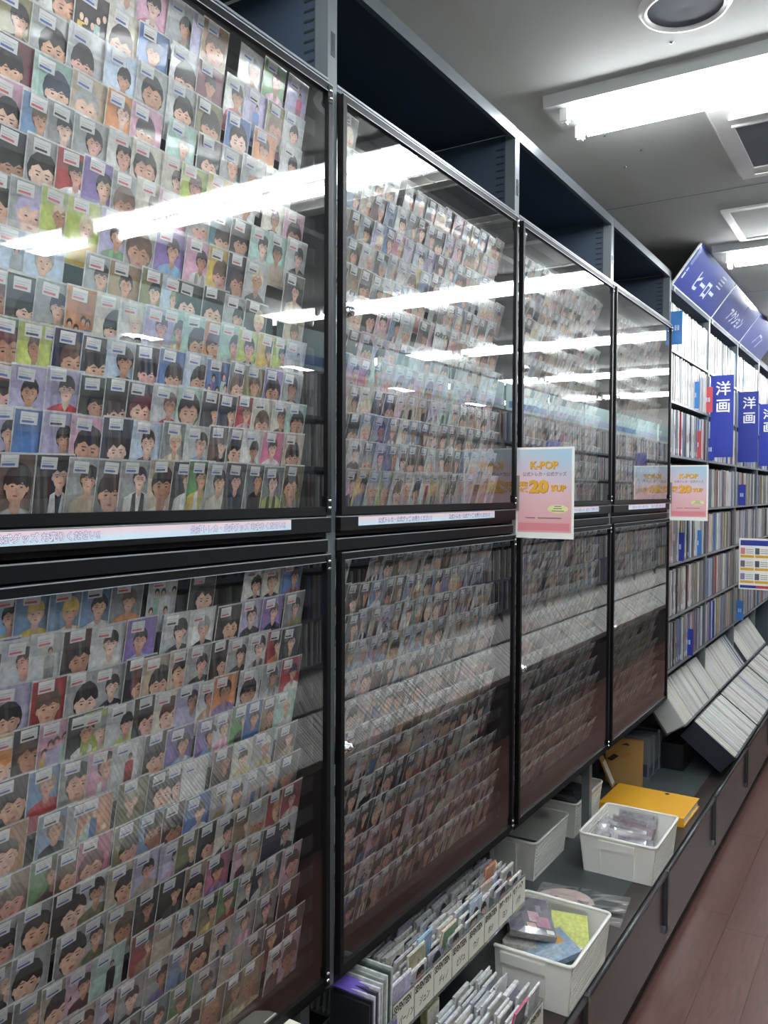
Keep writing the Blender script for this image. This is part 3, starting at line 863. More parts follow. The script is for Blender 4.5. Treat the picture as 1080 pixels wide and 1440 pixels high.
# ------------------------------------------------------------------ base units under everything
BASE_LABEL = ['below the first glass cabinet', 'below the second glass cabinet, under the card boxes', 'below the third glass cabinet, under three white baskets',
              'below the fourth glass cabinet, under the orange binder', 'below the first sloped disc bins', 'below the second sloped disc bins', 'below the third sloped disc bins', 'at the far end of the run']
for b in range(8):
    yr = post_y(b) + PW / 2; yl = yr - BAY
    t = thing('base_unit', 'dark brown base unit ' + BASE_LABEL[b], 'base unit', (0, 0, 0), 'base units along the aisle')
    bx('shelf_top', 'counter_grey', t, -DEPTH - 0.01, 0.150, yl, yr, CTR - 0.02, CTR)
    bx('front_strip', 'counter_brown', t, 0.150, BASE_X - 0.012, yl, yr, CTR - 0.02, CTR - 0.001)
    bx('front_panel', 'base_brown', t, BASE_X - 0.03, BASE_X - 0.008, yl + 0.002, yr - 0.002, 0.055, CTR - 0.02)
    bx('kick_board', 'kick_dark', t, BASE_X - 0.05, BASE_X - 0.02, yl, yr, 0.0, 0.055)
    bx('body', 'kick_dark', t, -DEPTH, BASE_X - 0.05, yl + 0.01, yr - 0.01, 0.0, CTR - 0.02)
    MB().tube((BASE_X - 0.004, yl + 0.012, CTR - 0.012), (BASE_X - 0.004, yr - 0.012, CTR - 0.012), 0.009, 10).build('rail', 'rail_grey', t)
    br = MB().box(BASE_X - 0.008, BASE_X + 0.006, yr - 0.012, yr + 0.006, 0.125, CTR - 0.002)
    br.hexa([(BASE_X - 0.008, yr - 0.03, 0.115), (BASE_X + 0.002, yr - 0.03, 0.115), (BASE_X + 0.006, yr + 0.006, 0.115), (BASE_X - 0.008, yr + 0.006, 0.115),
             (BASE_X - 0.008, yr - 0.012, 0.135), (BASE_X + 0.002, yr - 0.012, 0.135), (BASE_X + 0.006, yr + 0.006, 0.135), (BASE_X - 0.008, yr + 0.006, 0.135)])
    br.build('bracket', 'rail_grey', t)

# ------------------------------------------------------------------ open disc shelving beyond the cabinets
SH = [2.390, 2.152, 1.896, 1.632, 1.378, 1.122, 0.870]
SHN = ['top', 'second', 'third', 'fourth', 'fifth', 'sixth', 'lowest']
DT, DH, DD = 0.0145, 0.222, 0.150
SPINES = {  # name: (base colours, accent)
    'pale': ['d9dad6', 'c8cbcc', 'd2cdbf', 'bfc4c6', 'dcdedd', 'b4b9bb'],
    'grey': ['8d9092', '787d80', '9a958c', '6f7478', '8a8680'],
    'dark': ['32343a', '3d3533', '2b3038', '4a3f3c'],
    'blue': ['2f4fa0', '3a6ab4', '5a7cb0'],
    'red': ['b0383c', 'a04a44'],
    'yellow': ['c9b452', 'bfa94c'],
    'mauve': ['9a86a4', 'a58d90', '8d7b86'],
}
def disc_mesh(hexc, acc, lab, R):
    mb = MB()
    c, a = lin(hexc), lin(acc)
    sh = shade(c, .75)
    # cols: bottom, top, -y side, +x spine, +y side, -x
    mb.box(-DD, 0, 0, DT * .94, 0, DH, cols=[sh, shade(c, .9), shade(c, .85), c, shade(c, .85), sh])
    x = 0.0003
    def patch(y0, y1, z0, z1, col):
        mb.face([(x, y0, z0), (x, y1, z0), (x, y1, z1), (x, y0, z1)], col)
    z = R.uniform(.05, .11)
    patch(.003, DT * .94 - .003, z, z + R.uniform(.03, .06), a)
    if lab:
        patch(.001, DT * .94 - .001, .012, .034, (.75, .75, .75))
    patch(.001, DT * .94 - .001, DH - .012, DH - .003, shade(c, R.choice((.5, 1.4))))
    return mb.mesh('disc_case', 'plastic_case')
RD = random.Random(21)
DISC = {k: [disc_mesh(h, RD.choice(('3a3a40', '8a4a4a', '4a5a8a', 'e0e0dc', '6a6a6a')), RD.random() < .5, RD) for h in v for _ in range(2)] for k, v in SPINES.items()}
def pick(row):
    r = RD.random()
    if row <= 1:
        return 'pale' if r < .86 else 'grey' if r < .94 else 'blue' if r < .97 else 'red'
    if row <= 2:
        return 'pale' if r < .55 else 'grey' if r < .78 else 'dark' if r < .86 else 'blue' if r < .92 else 'red' if r < .96 else 'mauve'
    return 'pale' if r < .24 else 'grey' if r < .62 else 'dark' if r < .80 else 'blue' if r < .87 else 'yellow' if r < .895 else 'red' if r < .93 else 'mauve'
DSTUFF = MB()
def stuff_disc(mb, x, y, z, mirror=False):
    kd = pick(0 if z > 2.1 else 2 if z > 1.8 else 4)
    c = lin(RD.choice(SPINES[kd]))
    h = DH * RD.uniform(.96, 1.0)
    x0, x1 = (x, x + DD) if mirror else (x - DD, x)
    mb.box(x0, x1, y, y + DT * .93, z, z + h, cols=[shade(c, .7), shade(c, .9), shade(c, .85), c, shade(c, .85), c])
    a = RD.uniform(.03, .1)
    xx = x0 - .0003 if mirror else x1 + .0003
    p = [(xx, y + .003, z + a), (xx, y + .01, z + a), (xx, y + .01, z + a + .05), (xx, y + .003, z + a + .05)]
    mb.face(p, shade(c, RD.choice((.4, 1.5))))
SHELV = {}
for b in range(4, 8):
    yl = post_y(b - 1) + PW; yr = post_y(b)
    t = thing('disc_shelving', ['open disc shelving bay next to the fourth glass cabinet', 'second open disc shelving bay, behind the middle blue hanging sign', 'third open disc shelving bay from the glass cabinets', 'farthest open disc shelving bay in the row'][b - 4], 'shelving', (0, 0, 0), 'open disc shelving bays')
    SHELV[b] = t
    bx('upright', 'post_grey', t, -0.03, 0.0, yr, yr + PW, CTR, 2.70)
    bx('side_panel', 'panel_grey', t, -DEPTH, -0.03, yr + 0.006, yr + PW - 0.006, CTR, 2.68)
    bx('back_panel', 'navy_panel', t, -0.26, -0.25, yl - 0.015, yr + 0.015, CTR, 2.68)
    bx('top_board', 'navy_panel', t, -0.25, 0.0, yl, yr, 2.66, 2.697)
    bx('bounce_plate', 'plain_wall', t, -0.45, 0.0, yl, yr, 2.697, 2.70)  # added out of sight as a light reflector for the dark ceiling corner
    for i, z in enumerate(SH):
        sb = bx('shelf_board', 'dark_board', t, -0.25, -0.004, yl, yr, z - 0.012, z)
        bx('price_rail', 'steel', sb, -0.004, 0.001, yl, yr, z - 0.012, z - 0.001)
        y = yl + 0.006
        n = 0
        while y < yr - DT:
            if RD.random() < .015:
                y += RD.uniform(.004, .02)
            x = -0.005 - abs(RD.gauss(0, .005))
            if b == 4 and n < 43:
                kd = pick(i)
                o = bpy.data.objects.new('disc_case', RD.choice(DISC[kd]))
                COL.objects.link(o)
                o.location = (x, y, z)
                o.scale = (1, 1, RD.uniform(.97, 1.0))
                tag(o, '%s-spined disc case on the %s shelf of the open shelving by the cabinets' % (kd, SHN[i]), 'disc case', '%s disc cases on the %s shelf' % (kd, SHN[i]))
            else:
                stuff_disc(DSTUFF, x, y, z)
            y += DT + RD.uniform(.0, .0012)
            n += 1
DSTUFF.build('disc_cases', 'plastic_case', None, label='long rows of disc cases on the farther open shelving bays', cat='disc cases', kind='stuff')

# blue divider cards standing among the discs
def divider(y, x0, x1, z0, z1, hexm, label, th=0.002):
    o = MB().box(x0, x1, y, y + th, z0, z1).build('divider_card', hexm, None, label=label, cat='divider', group='shelf divider cards')
    mk = MB()
    for q in range(2):
        mk.box(x1 - 0.022 - 0.012 * q, x1 - 0.014 - 0.012 * q, y - 0.0006, y - 0.0001, (z0 + z1) / 2 - 0.012, (z0 + z1) / 2 + 0.012)
    mk.build('printed_mark', 'header_mark', o)
mat('divider_blue', '3b7cc0', 0.4)
mat('divider_red', 'c04a4e', 0.45)
divider(4.085, -0.03, 0.046, 2.407, 2.562, 'divider_blue', 'sky blue divider card at the top shelf beside the fourth cabinet')
divider(4.62, -0.05, 0.016, 2.155, 2.295, 'divider_blue', 'steel blue divider card on the second disc shelf')
divider(4.93, -0.05, 0.024, 2.160, 2.30, 'divider_red', 'red divider card on the second disc shelf')
divider(4.72, -0.05, 0.010, 1.899, 2.045, 'divider_red', 'narrow red divider card on the third disc shelf')
divider(5.00, -0.05, 0.024, 1.898, 2.02, 'sign_blue', 'blue divider card on the third disc shelf beside the first blue sign')
divider(4.30, -0.05, 0.020, 1.380, 1.52, 'sign_blue', 'deep blue divider card on the fifth disc shelf below the pink sign')
divider(4.74, -0.05, 0.014, 1.380, 1.515, 'divider_blue', 'lighter blue divider card on the fifth disc shelf below the pink sign')
divider(4.55, -0.05, 0.018, 0.872, 1.01, 'sign_blue', 'deep blue divider card on the lowest disc shelf')
divider(5.98, -0.05, 0.040, 1.634, 1.77, 'sign_blue', 'deep blue divider card on the fourth disc shelf above the price board')
divider(6.00, -0.05, 0.035, 0.872, 1.00, 'divider_blue', 'blue divider card low on the second disc bay')
# hanging section signs that stick out over the aisle
for i, y in enumerate((5.02, 5.92, 6.82)):
    t = thing('section_sign', ['first', 'middle', 'farthest'][i] + ' dark blue upright section sign with two white characters', 'sign', (0, y, 0), 'dark blue section signs')
    bx('plate', 'sign_blue', t, -0.004, 0.118, 0, 0.004, 1.915, 2.372)
    for ch, z in (('洋', 2.268), ('画', 2.172)):
        text(ch, 0.082, 'ink_white', t, FACE_Y, (0.022, -0.0006, z), 0.0011)

# tilted header signs
HS = ['nearest blue tilted header sign with bold white marks', 'middle blue tilted header sign shining pale under the light', 'farthest blue tilted header sign shining pale under the light']
HS[0] = 'first blue tilted header sign above the discs, with bold white marks'
HS[2] = 'third blue tilted header sign shining pale under the light'
slope = Vector((0.125, 0, 0.168)).normalized()
nrm = Vector((slope.z, 0, -slope.x))
def header(i):
    y0 = 4.075 + 0.9 * i
    t = thing('header_sign', HS[i], 'sign', (0.0, y0, 2.69), 'tilted header signs')
    L, H = 0.885, 0.212
    def q(u, v, d): return Vector((0, u, 0)) + slope * v + nrm * d
    def slab(mb, u0, u1, v0, v1, d0, d1):
        mb.hexa([q(u0, v0, d0), q(u0, v0, d1), q(u1, v0, d1), q(u1, v0, d0), q(u0, v1, d0), q(u0, v1, d1), q(u1, v1, d1), q(u1, v1, d0)])
    m_ = MB(); slab(m_, 0, L, 0, H, 0, .004); m_.build('panel', 'header_blue', t)
    m_ = MB(); slab(m_, -.008, 0.0, -.004, H, -.002, .006); slab(m_, 0, L, -.006, 0, -.002, .006); m_.build('edge_strip', 'white_plastic', t)
    m_ = MB()
    def bar(u0, v0, u1, v1, wd):
        a, b = Vector((u0, v0)), Vector((u1, v1)); d = (b - a).normalized(); n = Vector((-d.y, d.x)) * wd / 2
        pts = [a + n, a - n, b - n, b + n]
        m_.face([q(p.x, p.y, .0046) for p in pts])
    FS = Matrix(((0, slope.x, nrm.x, 0), (1, slope.y, nrm.y, 0), (0, slope.z, nrm.z, 0), (0, 0, 0, 1)))
    def pos(u, v): return q(u, v, .0046)
    if i == 0:
        text('ヒーロー', .105, 'header_mark', t, FS, pos(.24, .045), .004)
        for a in (.062, .080, .098, .116):
            bar(.60, a + .07, .70, a + .07, .007)
        bar(.05, .045, .05, .075, .02); bar(.05, .08, .05, .10, .016)
        for a in (.038, .050, .062):
            bar(a, .115, a, .185, .004)
    elif i == 1:
        text('アクション', .085, 'header_mark', t, FS, pos(.24, .050), .003)
    else:
        bar(.30, .05, .36, .12, .014); bar(.36, .12, .46, .115, .014); bar(.44, .04, .50, .11, .014)
    if m_.f:
        m_.build('small_marks', 'header_mark', t)
    bx('bracket', 'steel', t, -0.02, 0.004, 0.02, 0.05, -0.03, 0.02)
    return t
for i in range(3):
    header(i)

# ------------------------------------------------------------------ pink sale signs clipped to the posts
def sale_sign(y, label):
    t = thing('sale_sign', label, 'sign', (0, y, 0), 'pink sale signs on the posts')
    X0, X1, Z0, Z1 = 0.008, 0.176, 1.600, 1.842
    bx('acrylic_holder', 'white_plastic', t, X0 - 0.001, X1 + 0.001, 0.0, 0.003, Z0 - 0.012, Z1 + 0.001)
    pb_ = MB()
    n = 16
    b, p1, p2 = lin('aecfe0'), lin('e3c2cb'), lin('e6a9a8')
    y_ = -0.0006
    for i in range(n):          # flat print: sky blue at the top running to pink
        a0, a1 = i / n, (i + 1) / n
        z0, z1 = Z0 + .005 + (Z1 - Z0 - .010) * a0, Z0 + .005 + (Z1 - Z0 - .010) * a1
        am = (a0 + a1) / 2
        for j in range(4):
            x0 = X0 + .005 + (X1 - X0 - .010) * j / 4; x1 = X0 + .005 + (X1 - X0 - .010) * (j + 1) / 4
            k = max(0, min(1, (am - .55) / .45 + (j - 1.5) * .12))
            k2 = max(0, min(1, am / .6))
            c = tuple((p2[q] * (1 - k2) + p1[q] * k2) * (1 - k) + b[q] * k for q in range(3))
            pb_.face([(x0, y_, z0), (x1, y_, z0), (x1, y_, z1), (x0, y_, z1)], c)
    pr = pb_.build('poster_print', 'print_matte', t)
    bx('bottom_band', 'ink_pink', t, X0 + .008, X1 - .010, -0.0012, -0.0007, Z0 + .010, Z0 + .031)
    cx = (X0 + X1) / 2
    for m_, dx, dz, bd, yy in (('ink_orange', .0010, -.0010, .0012, -.0010), ('ink_yellow', 0, 0, .0009, -.0014)):
        text('K-POP', .029, m_, t, FACE_Y, (cx - .002 + dx, yy, 1.783 + dz), bd, 'CENTER')
        text('20', .045, m_, t, FACE_Y, (X0 + .067 + dx, yy, 1.718 + dz), bd * 2.6, 'CENTER', 0, 1.22)
        text('%UP', .0225, m_, t, FACE_Y, (X0 + .103 + dx, yy, 1.721 + dz), bd, 'LEFT')
        text('買取', .0145, m_, t, FACE_Y, (X0 + .009 + dx, yy, 1.735 + dz), bd * .45, 'LEFT', 0, .9)
        text('金額', .0145, m_, t, FACE_Y, (X0 + .009 + dx, yy, 1.719 + dz), bd * .45, 'LEFT', 0, .9)
    text('公式トレカ・公式グッズ', .0128, 'ink_grey', t, FACE_Y, (cx, -.0012, 1.763), .0002, 'CENTER', 0, .92)
    mb = MB()
    mb.face([(cx + .040 + .030 * math.cos(2 * math.pi * i / 24), -.0010, 1.671 + .0115 * math.sin(2 * math.pi * i / 24)) for i in range(24)])
    mb.build('speech_oval', 'ink_lime', t)
    mb = MB()
    for z, w_ in ((1.677, .02), (1.671, .024), (1.664, .036)):
        mb.face([(cx + .040 - w_ / 2, -.0013, z), (cx + .040 + w_ / 2, -.0013, z), (cx + .040 + w_ / 2, -.0013, z + .0022), (cx + .040 - w_ / 2, -.0013, z + .0022)])
    for x0, x1 in ((X0 + .03, X0 + .058), (X0 + .066, X0 + .135)):
        mb.face([(x0, -.0013, 1.644), (x1, -.0013, 1.644), (x1, -.0013, 1.6465), (x0, -.0013, 1.6465)])
    mb.build('small_print', 'ink_grey', t)
    cl = MB().box(-0.002, 0.018, -0.006, -0.0015, 1.665, 1.764).box(-0.006, 0.0, -0.006, 0.012, 1.665, 1.764)
    cl.build('clip', 'clip_grey', t)
    return t
sale_sign(2.242, 'pink K-POP 20% UP sale sign clipped between second and third cabinets')
sale_sign(4.052, 'smaller-looking pink K-POP sale sign clipped at the end of the fourth cabinet')

# price board with six boxes
t = thing('price_board', 'white framed price board with blue header and orange price lines', 'sign', (0, 5.85, 0))
bx('board', 'white_plastic', t, 0.026, 0.30, 0, 0.004, 1.096, 1.424)
bx('header_band', 'sign_blue', t, 0.034, 0.292, -0.001, -0.0002, 1.378, 1.412)
bx('footer_band', 'sign_blue', t, 0.034, 0.13, -0.001, -0.0002, 1.104, 1.122)
bx('footer_band', 'divider_red', t, 0.13, 0.292, -0.001, -0.0002, 1.104, 1.122)
for r_ in range(3):
    for c_ in range(3):
        x = 0.036 + c_ * 0.086; z = 1.300 - r_ * 0.082
        mb = MB().box(x, x + .026, -.001, -.0002, z + .022, z + .062)
        mb.build('picture', RD.choice(['ink_pink', 'ink_violet', 'ink_grey', 'panel_grey']), t)
        MB().box(x, x + .080, -.001, -.0002, z, z + .016).build('price_line', 'ink_yellow', t)
        mb = MB()
        for q in range(3):
            mb.box(x + .032, x + .076, -.001, -.0002, z + .028 + q * .012, z + .031 + q * .012)
        mb.build('small_print', 'ink_grey', t)

# ------------------------------------------------------------------ sloped disc bins in two tiers
def slope_tray(b, tier, mirror=False):
    """a tray of sleeved discs; returns (origin point, slope direction, normal) of the disc tops"""
    if tier == 0:
        a, c = Vector((-0.045, 0, 0.80)), Vector((0.078, 0, 0.622))
    else:
        a, c = Vector((0.088, 0, 0.606)), Vector((0.275, 0, 0.458))
    d = (c - a).normalized()
    n = Vector((-d.z, 0, d.x))          # outward
    if n.z < 0: n = -n
    return a, c, d, n
TONES = ['f2f1ea', 'e8e8e2', 'f4f3ee', 'dedfda', 'ece9da', 'cfd1cf', 'f0eee4', 'e8e9e8']
def sleeve_mesh(L, H, hexc, R):
    mb = MB()
    c = lin(hexc)
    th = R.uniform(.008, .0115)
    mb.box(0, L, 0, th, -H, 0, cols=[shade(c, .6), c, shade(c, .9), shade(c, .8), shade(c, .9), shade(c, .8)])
    # the dark gap line of the fold and a little title
    mb.face([(.004, th * .35, .0003), (L - .004, th * .35, .0003), (L - .004, th * .5, .0003), (.004, th * .5, .0003)], shade(c, .55))
    return mb.mesh('sleeved_disc', 'plastic_case')
RB = random.Random(3)
def tray_rot(d, n):
    y = Vector((0, 1, 0))
    return Matrix(((d.x, y.x, n.x), (d.y, y.y, n.y), (d.z, y.z, n.z))).to_4x4()
BIN_WHERE = ['beside the fourth cabinet', 'in the middle', 'farthest along']
for b in range(3):
    y0 = (4.12, 4.965, 5.865)[b]; y1 = post_y(4 + b) - 0.005
    for tier in (0, 1):
        a, c, d, n = slope_tray(b, tier)
        L = (c - a).length
        H = 0.105
        if b == 0 and tier == 1:
            y0 = 4.285
        t = thing('disc_bin', '%s sloped bin of white sleeved discs, %s' % (('upper', 'lower')[tier], BIN_WHERE[b]), 'bin', (0, 0, 0), 'sloped disc bins')
        m_ = MB()
        def slabq(u0, u1, ya, yb, h0, h1, mb):
            q = []
            for h in (h0, h1):
                for (u, y) in ((u0, ya), (u1, ya), (u1, yb), (u0, yb)):
                    p = a + d * u + n * h
                    q.append((p.x, y, p.z))
            mb.hexa(q)
        slabq(-0.004, L + 0.004, y0, y1, -H - 0.006, -H, m_)
        m_.build('tray_floor', 'tray_navy', t)
        for ya in (y0, y1 - 0.005):
            m_ = MB(); slabq(-0.004, L + 0.004, ya, ya + 0.005, -H, -0.006, m_)
            m_.build('end_panel', 'clear_plastic' if tier == 0 else 'tray_navy', t)
        m_ = MB(); slabq(L, L + 0.004, y0, y1, -H, -0.01, m_); m_.build('front_lip', 'clear_plastic', t)
        m_ = MB(); slabq(L - .002, L + .007, y0, y1, -0.012, -0.001, m_); m_.build('label_rail', 'rail_grey' if tier else 'steel', t)
        m_ = MB(); slabq(-0.004, 0, y0, y1, -H, -0.002, m_); m_.build('rear_wall', 'tray_navy', t)
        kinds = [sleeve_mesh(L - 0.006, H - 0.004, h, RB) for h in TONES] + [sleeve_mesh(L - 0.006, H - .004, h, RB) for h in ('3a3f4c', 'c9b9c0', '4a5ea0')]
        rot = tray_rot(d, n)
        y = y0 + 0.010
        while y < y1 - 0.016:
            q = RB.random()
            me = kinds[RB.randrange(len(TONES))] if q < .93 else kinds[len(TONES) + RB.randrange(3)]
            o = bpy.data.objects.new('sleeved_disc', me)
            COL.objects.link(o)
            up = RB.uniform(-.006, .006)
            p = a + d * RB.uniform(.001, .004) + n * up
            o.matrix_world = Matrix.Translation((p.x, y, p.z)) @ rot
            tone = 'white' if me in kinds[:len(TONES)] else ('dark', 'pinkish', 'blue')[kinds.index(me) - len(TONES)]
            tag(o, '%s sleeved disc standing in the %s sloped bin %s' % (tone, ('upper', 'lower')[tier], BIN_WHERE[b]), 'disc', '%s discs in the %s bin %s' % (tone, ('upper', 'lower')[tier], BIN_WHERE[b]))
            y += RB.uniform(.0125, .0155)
    # support under the two tiers
    bx('bin_stand', 'box_black', None, -0.2, 0.03, y0 + 0.02, y1 - 0.02, CTR, 0.47, label='black stand under the sloped disc bins %s' % BIN_WHERE[b], cat='stand', group='stands under disc bins')

# ------------------------------------------------------------------ white plastic baskets
def basket(label, loc, rz=0.0, wx=0.272, ly=0.338, h=0.142):
    t = thing('storage_basket', label, 'basket', loc, 'white storage baskets', (0, 0, rz))
    ins, th = 0.013, 0.003
    def pt(sx, sy, z, inset=0.0):
        k = ins * (1 - z / h)
        return Vector((sx * (wx / 2 - k - inset), sy * (ly / 2 - k - inset), z))
    def panel(mb, a0, a1, z0, z1, side, proud=0.0):
        """a slab in a wall; side 'y-','y+','x-','x+', a0..a1 in -1..1 along the wall"""
        q = []
        ax, sg = side[0], (1 if side[1] == '+' else -1)
        for z in (z0, z1):
            c = []
            for a, dd in ((a0, 0), (a1, 0), (a1, 1), (a0, 1)):
                p = pt(a if ax == 'y' else sg, sg if ax == 'y' else a, z)
                off = Vector((0, -sg, 0)) if ax == 'y' else Vector((-sg, 0, 0))
                p = p + off * (th * dd) - off * (proud * (1 - dd))
                c.append(p)
            if (ax == 'y' and sg > 0) or (ax == 'x' and sg < 0):
                c = c[::-1]
            q += c
        mb.hexa(q)
    for s in ('y-', 'y+'):
        m_ = MB(); panel(m_, -1, 1, 0, h, s)
        w_ = m_.build('end_wall', 'white_plastic', t)
        m_ = MB(); panel(m_, -.48, .48, .100, .130, s, .010)
        panel(m_, -.48, -.455, .012, .098, s, .0045); panel(m_, .455, .48, .012, .098, s, .0045)
        m_.build('handle', 'white_plastic', w_)
    nv, nh = 25, 9
    for s in ('x-', 'x+'):
        m_ = MB()
        panel(m_, -1, 1, h - .016, h, s); panel(m_, -1, 1, 0, .012, s)
        panel(m_, -1, -.93, .012, h - .016, s); panel(m_, .93, 1, .012, h - .016, s)
        for i in range(1, nv):
            a = -.93 + 1.86 * i / nv
            panel(m_, a - .012, a + .012, .012, h - .016, s)
        for j in range(1, nh):
            z = .012 + (h - .028) * j / nh
            panel(m_, -.93, .93, z - .0028, z + .0028, s)
        m_.build('lattice_wall', 'white_plastic', t)
    MB().box(-wx / 2 + ins + th, wx / 2 - ins - th, -ly / 2 + ins + th, ly / 2 - ins - th, .002, .005).build('floor_panel', 'white_plastic', t)
    # rolled rim with rounded corners
    def loop(off, z):
        r = .016
        pts = []
        for sx, sy, a0 in ((1, 1, 0), (-1, 1, 90), (-1, -1, 180), (1, -1, 270)):
            for q in range(5):
                a = math.radians(a0 + 22.5 * q)
                pts.append(Vector((sx * (wx / 2 - r) + (r + off) * math.cos(a), sy * (ly / 2 - r) + (r + off) * math.sin(a), z)))
        return pts
    m_ = MB()
    prof = [(.0, h - .006), (.005, h - .006), (.006, h), (.004, h + .002), (-.003, h + .002), (-.004, h - .004), (.0, h - .006)]
    ls = [loop(o, z) for o, z in prof]
    n = len(ls[0])
    k = len(m_.v)
    for l in ls:
        m_.v.extend(tuple(p) for p in l)
    for i in range(len(ls) - 1):
        for j in range(n):
            jj = (j + 1) % n
            m_.f.append((k + i * n + j, k + i * n + jj, k + (i + 1) * n + jj, k + (i + 1) * n + j)); m_.c.append(None); m_.m.append(0); m_.s.append(True)
    m_.build('rim', 'white_plastic', t)
    return t
basket('white lattice basket holding the dark album and yellow packs', (0.098, 2.272, CTR))
basket('white lattice basket of grey wrapped goods in front of the orange binder', (0.094, 3.138, CTR))
basket('white lattice basket partly under the cabinet, almost empty', (-0.272, 2.950, CTR))
basket('white lattice basket partly under the cabinet, full of black wrapped goods', (-0.276, 3.385, CTR))

RP = random.Random(8)
def pack(name, label, cat, size, loc, rot, col, col2=None, group=None, film=True, spec=None, band=None):
    """a flat wrapped packet: printed slab, clear film round it"""
    sx, sy, sz = size
    c = lin(col); c2 = lin(col2 or col)
    mb = MB()
    mb.mbox(Matrix.Identity(4), sx, sy, sz, cols=[shade(c, .8), c, shade(c2, .85), shade(c2, .85), shade(c2, .85), shade(c2, .85)])
    if spec:
        draw_card(mb, Vector((-sx / 2 + .002, -sy / 2 + .002, sz - .0004)), Vector((1, 0, 0)), Vector((0, 1, 0)), Vector((0, 0, 1)), sx - .004, sy - .004, spec, RP, 1)
    elif band is not None:
        for (x0, x1, y0, y1, hx) in band:
            mb.face([(x0 * sx, y0 * sy, sz + .0004), (x1 * sx, y0 * sy, sz + .0004), (x1 * sx, y1 * sy, sz + .0004), (x0 * sx, y1 * sy, sz + .0004)], lin(hx))
    o = mb.build(name, 'print', None, label=label, cat=cat, group=group)
    o.location = loc; o.rotation_euler = rot
    if film:
        f = MB()
        g = .004
        n = 6
        # slightly crumpled film over the top, folded down at both ends
        grid = [[Vector(((-.5 + i / n) * (sx + g), (-.5 + j / n) * (sy + g * 3), sz + .0015 + RP.uniform(0, .0025))) for i in range(n + 1)] for j in range(n + 1)]
        for j in range(n):
            for i in range(n):
                f.face([grid[j][i], grid[j][i + 1], grid[j + 1][i + 1], grid[j + 1][i]], sm=False)
        f.build('wrapping_film', 'clear_film', o)
    return o

# basket with the album
Z1 = CTR + 0.006
pack('grey_packet', 'grey packet at the bottom of the album basket', 'packet', (.16, .22, .03), (0.02, 2.23, Z1), (0, 0, .1), '4a4e52', film=False)
pack('green_packet', 'green and blue printed packet in the album basket', 'packet', (.13, .17, .03), (0.105, 2.240, Z1 + .052), (.10, .02, -.4), '7fa394', '6c8a80', band=[(-.45, .1, -.45, .0, '8fb2cf'), (-.3, .45, .05, .3, 'a9c6dc'), (-.45, -.05, .3, .46, '6f9a6a')])
pack('blue_packet', 'pale blue packet with an orange label in the album basket', 'packet', (.12, .14, .015), (0.130, 2.216, Z1 + .092), (.22, .06, -.7), '9fbbd6', '8aa0b8', band=[(-.45, .0, .2, .36, 'e0aa48'), (.0, .4, -.3, .2, 'bcd0e2')])
pack('yellow_packet', 'bright lime yellow wrapped packet leaning in the album basket', 'packet', (.105, .15, .014), (0.150, 2.325, Z1 + .090), (.40, .12, .45), 'd9df6a', 'c8cc5a')
pack('yellow_packet', 'yellow folded booklet under the dark album', 'packet', (.12, .14, .012), (0.015, 2.215, Z1 + .092), (.12, .12, .40), 'dcd62e', 'c9c53a', film=False)
pack('yellow_packet', 'small lime packet behind the dark album', 'packet', (.06, .08, .012), (0.10, 2.375, Z1 + .075), (.7, .1, .1), 'c4d24a', film=False)
pack('white_booklet', 'pale grey booklet beneath the dark album', 'booklet', (.135, .16, .012), (0.030, 2.250, Z1 + .112), (.20, .20, .62), 'b9b8b2', film=False)
al = pack('album', 'dark photo album with pink blossom print in the basket', 'album', (.135, .150, .020), (0.045, 2.262, Z1 + .140), (.22, .20, .62), '2a2733', '8d8a88',
          band=[(-.02, .22, -.18, .1, 'c99aa8'), (-.1, .1, -.38, -.22, 'c29480'), (.12, .42, -.3, -.02, 'a86a80'), (.18, .3, .1, .3, '7f6a80'), (.3, .46, -.46, -.36, 'dcdcd8')])
# basket of grey goods
for i in range(9):
    pack('wrapped_goods', 'grey wrapped goods in the basket before the orange binder', 'packet', (.13, .10, .014), (0.100 + RP.uniform(-.03, .03), 3.10 + .026 * i - .06, Z1 + .040 + .006 * i), (1.0 + RP.uniform(-.2, .2), RP.uniform(-.1, .1), RP.uniform(-.25, .25)),
         RP.choice(['a8a5ad', '8f8d98', 'b9b5bb', '77757f', 'a9989c']), '8a8890', 'grey wrapped goods in the basket', band=[(-.4, .4, -.4, -.2, '6a6872'), (-.4, .1, .1, .3, 'c9c6cc')])
for i in range(5):
    pack('keyring_pack', 'clear keyring pack at the side of the grey goods basket', 'packet', (.05, .08, .006), (0.010 + RP.uniform(-.02, .02), 3.05 + .04 * i, Z1 + .085), (.8, .3, RP.uniform(-.5, .5)), 'b4b2b4', '8f8d92', 'clear keyring packs', band=[(-.2, .2, -.2, .2, '4a4a50')])
# almost empty basket
pack('black_folder', 'flat black folder at the bottom of the emptier basket', 'folder', (.20, .26, .02), (-0.27, 2.94, Z1), (0, 0, .05), '23252b', film=False)
pack('crumpled_bag', 'small crumpled clear bag on the black folder', 'bag', (.06, .08, .012), (-0.23, 2.93, Z1 + .024), (.1, .1, .6), 'a9a8a8', '9a9a9a')
# basket of black goods
for i in range(8):
    pack('black_goods', 'black wrapped goods in the rear basket under the cabinet', 'packet', (.15, .12, .014), (-0.27 + RP.uniform(-.03, .03), 3.31 + .024 * i, Z1 + .040 + .004 * i), (.9 + RP.uniform(-.2, .2), RP.uniform(-.1, .1), RP.uniform(-.3, .3)),
         RP.choice(['2f3038', '3a3a44', '26272c', '6a6872']), '3a3a40', 'black wrapped goods in the rear basket', band=[(-.4, .2, -.4, -.1, '5a5a66')])

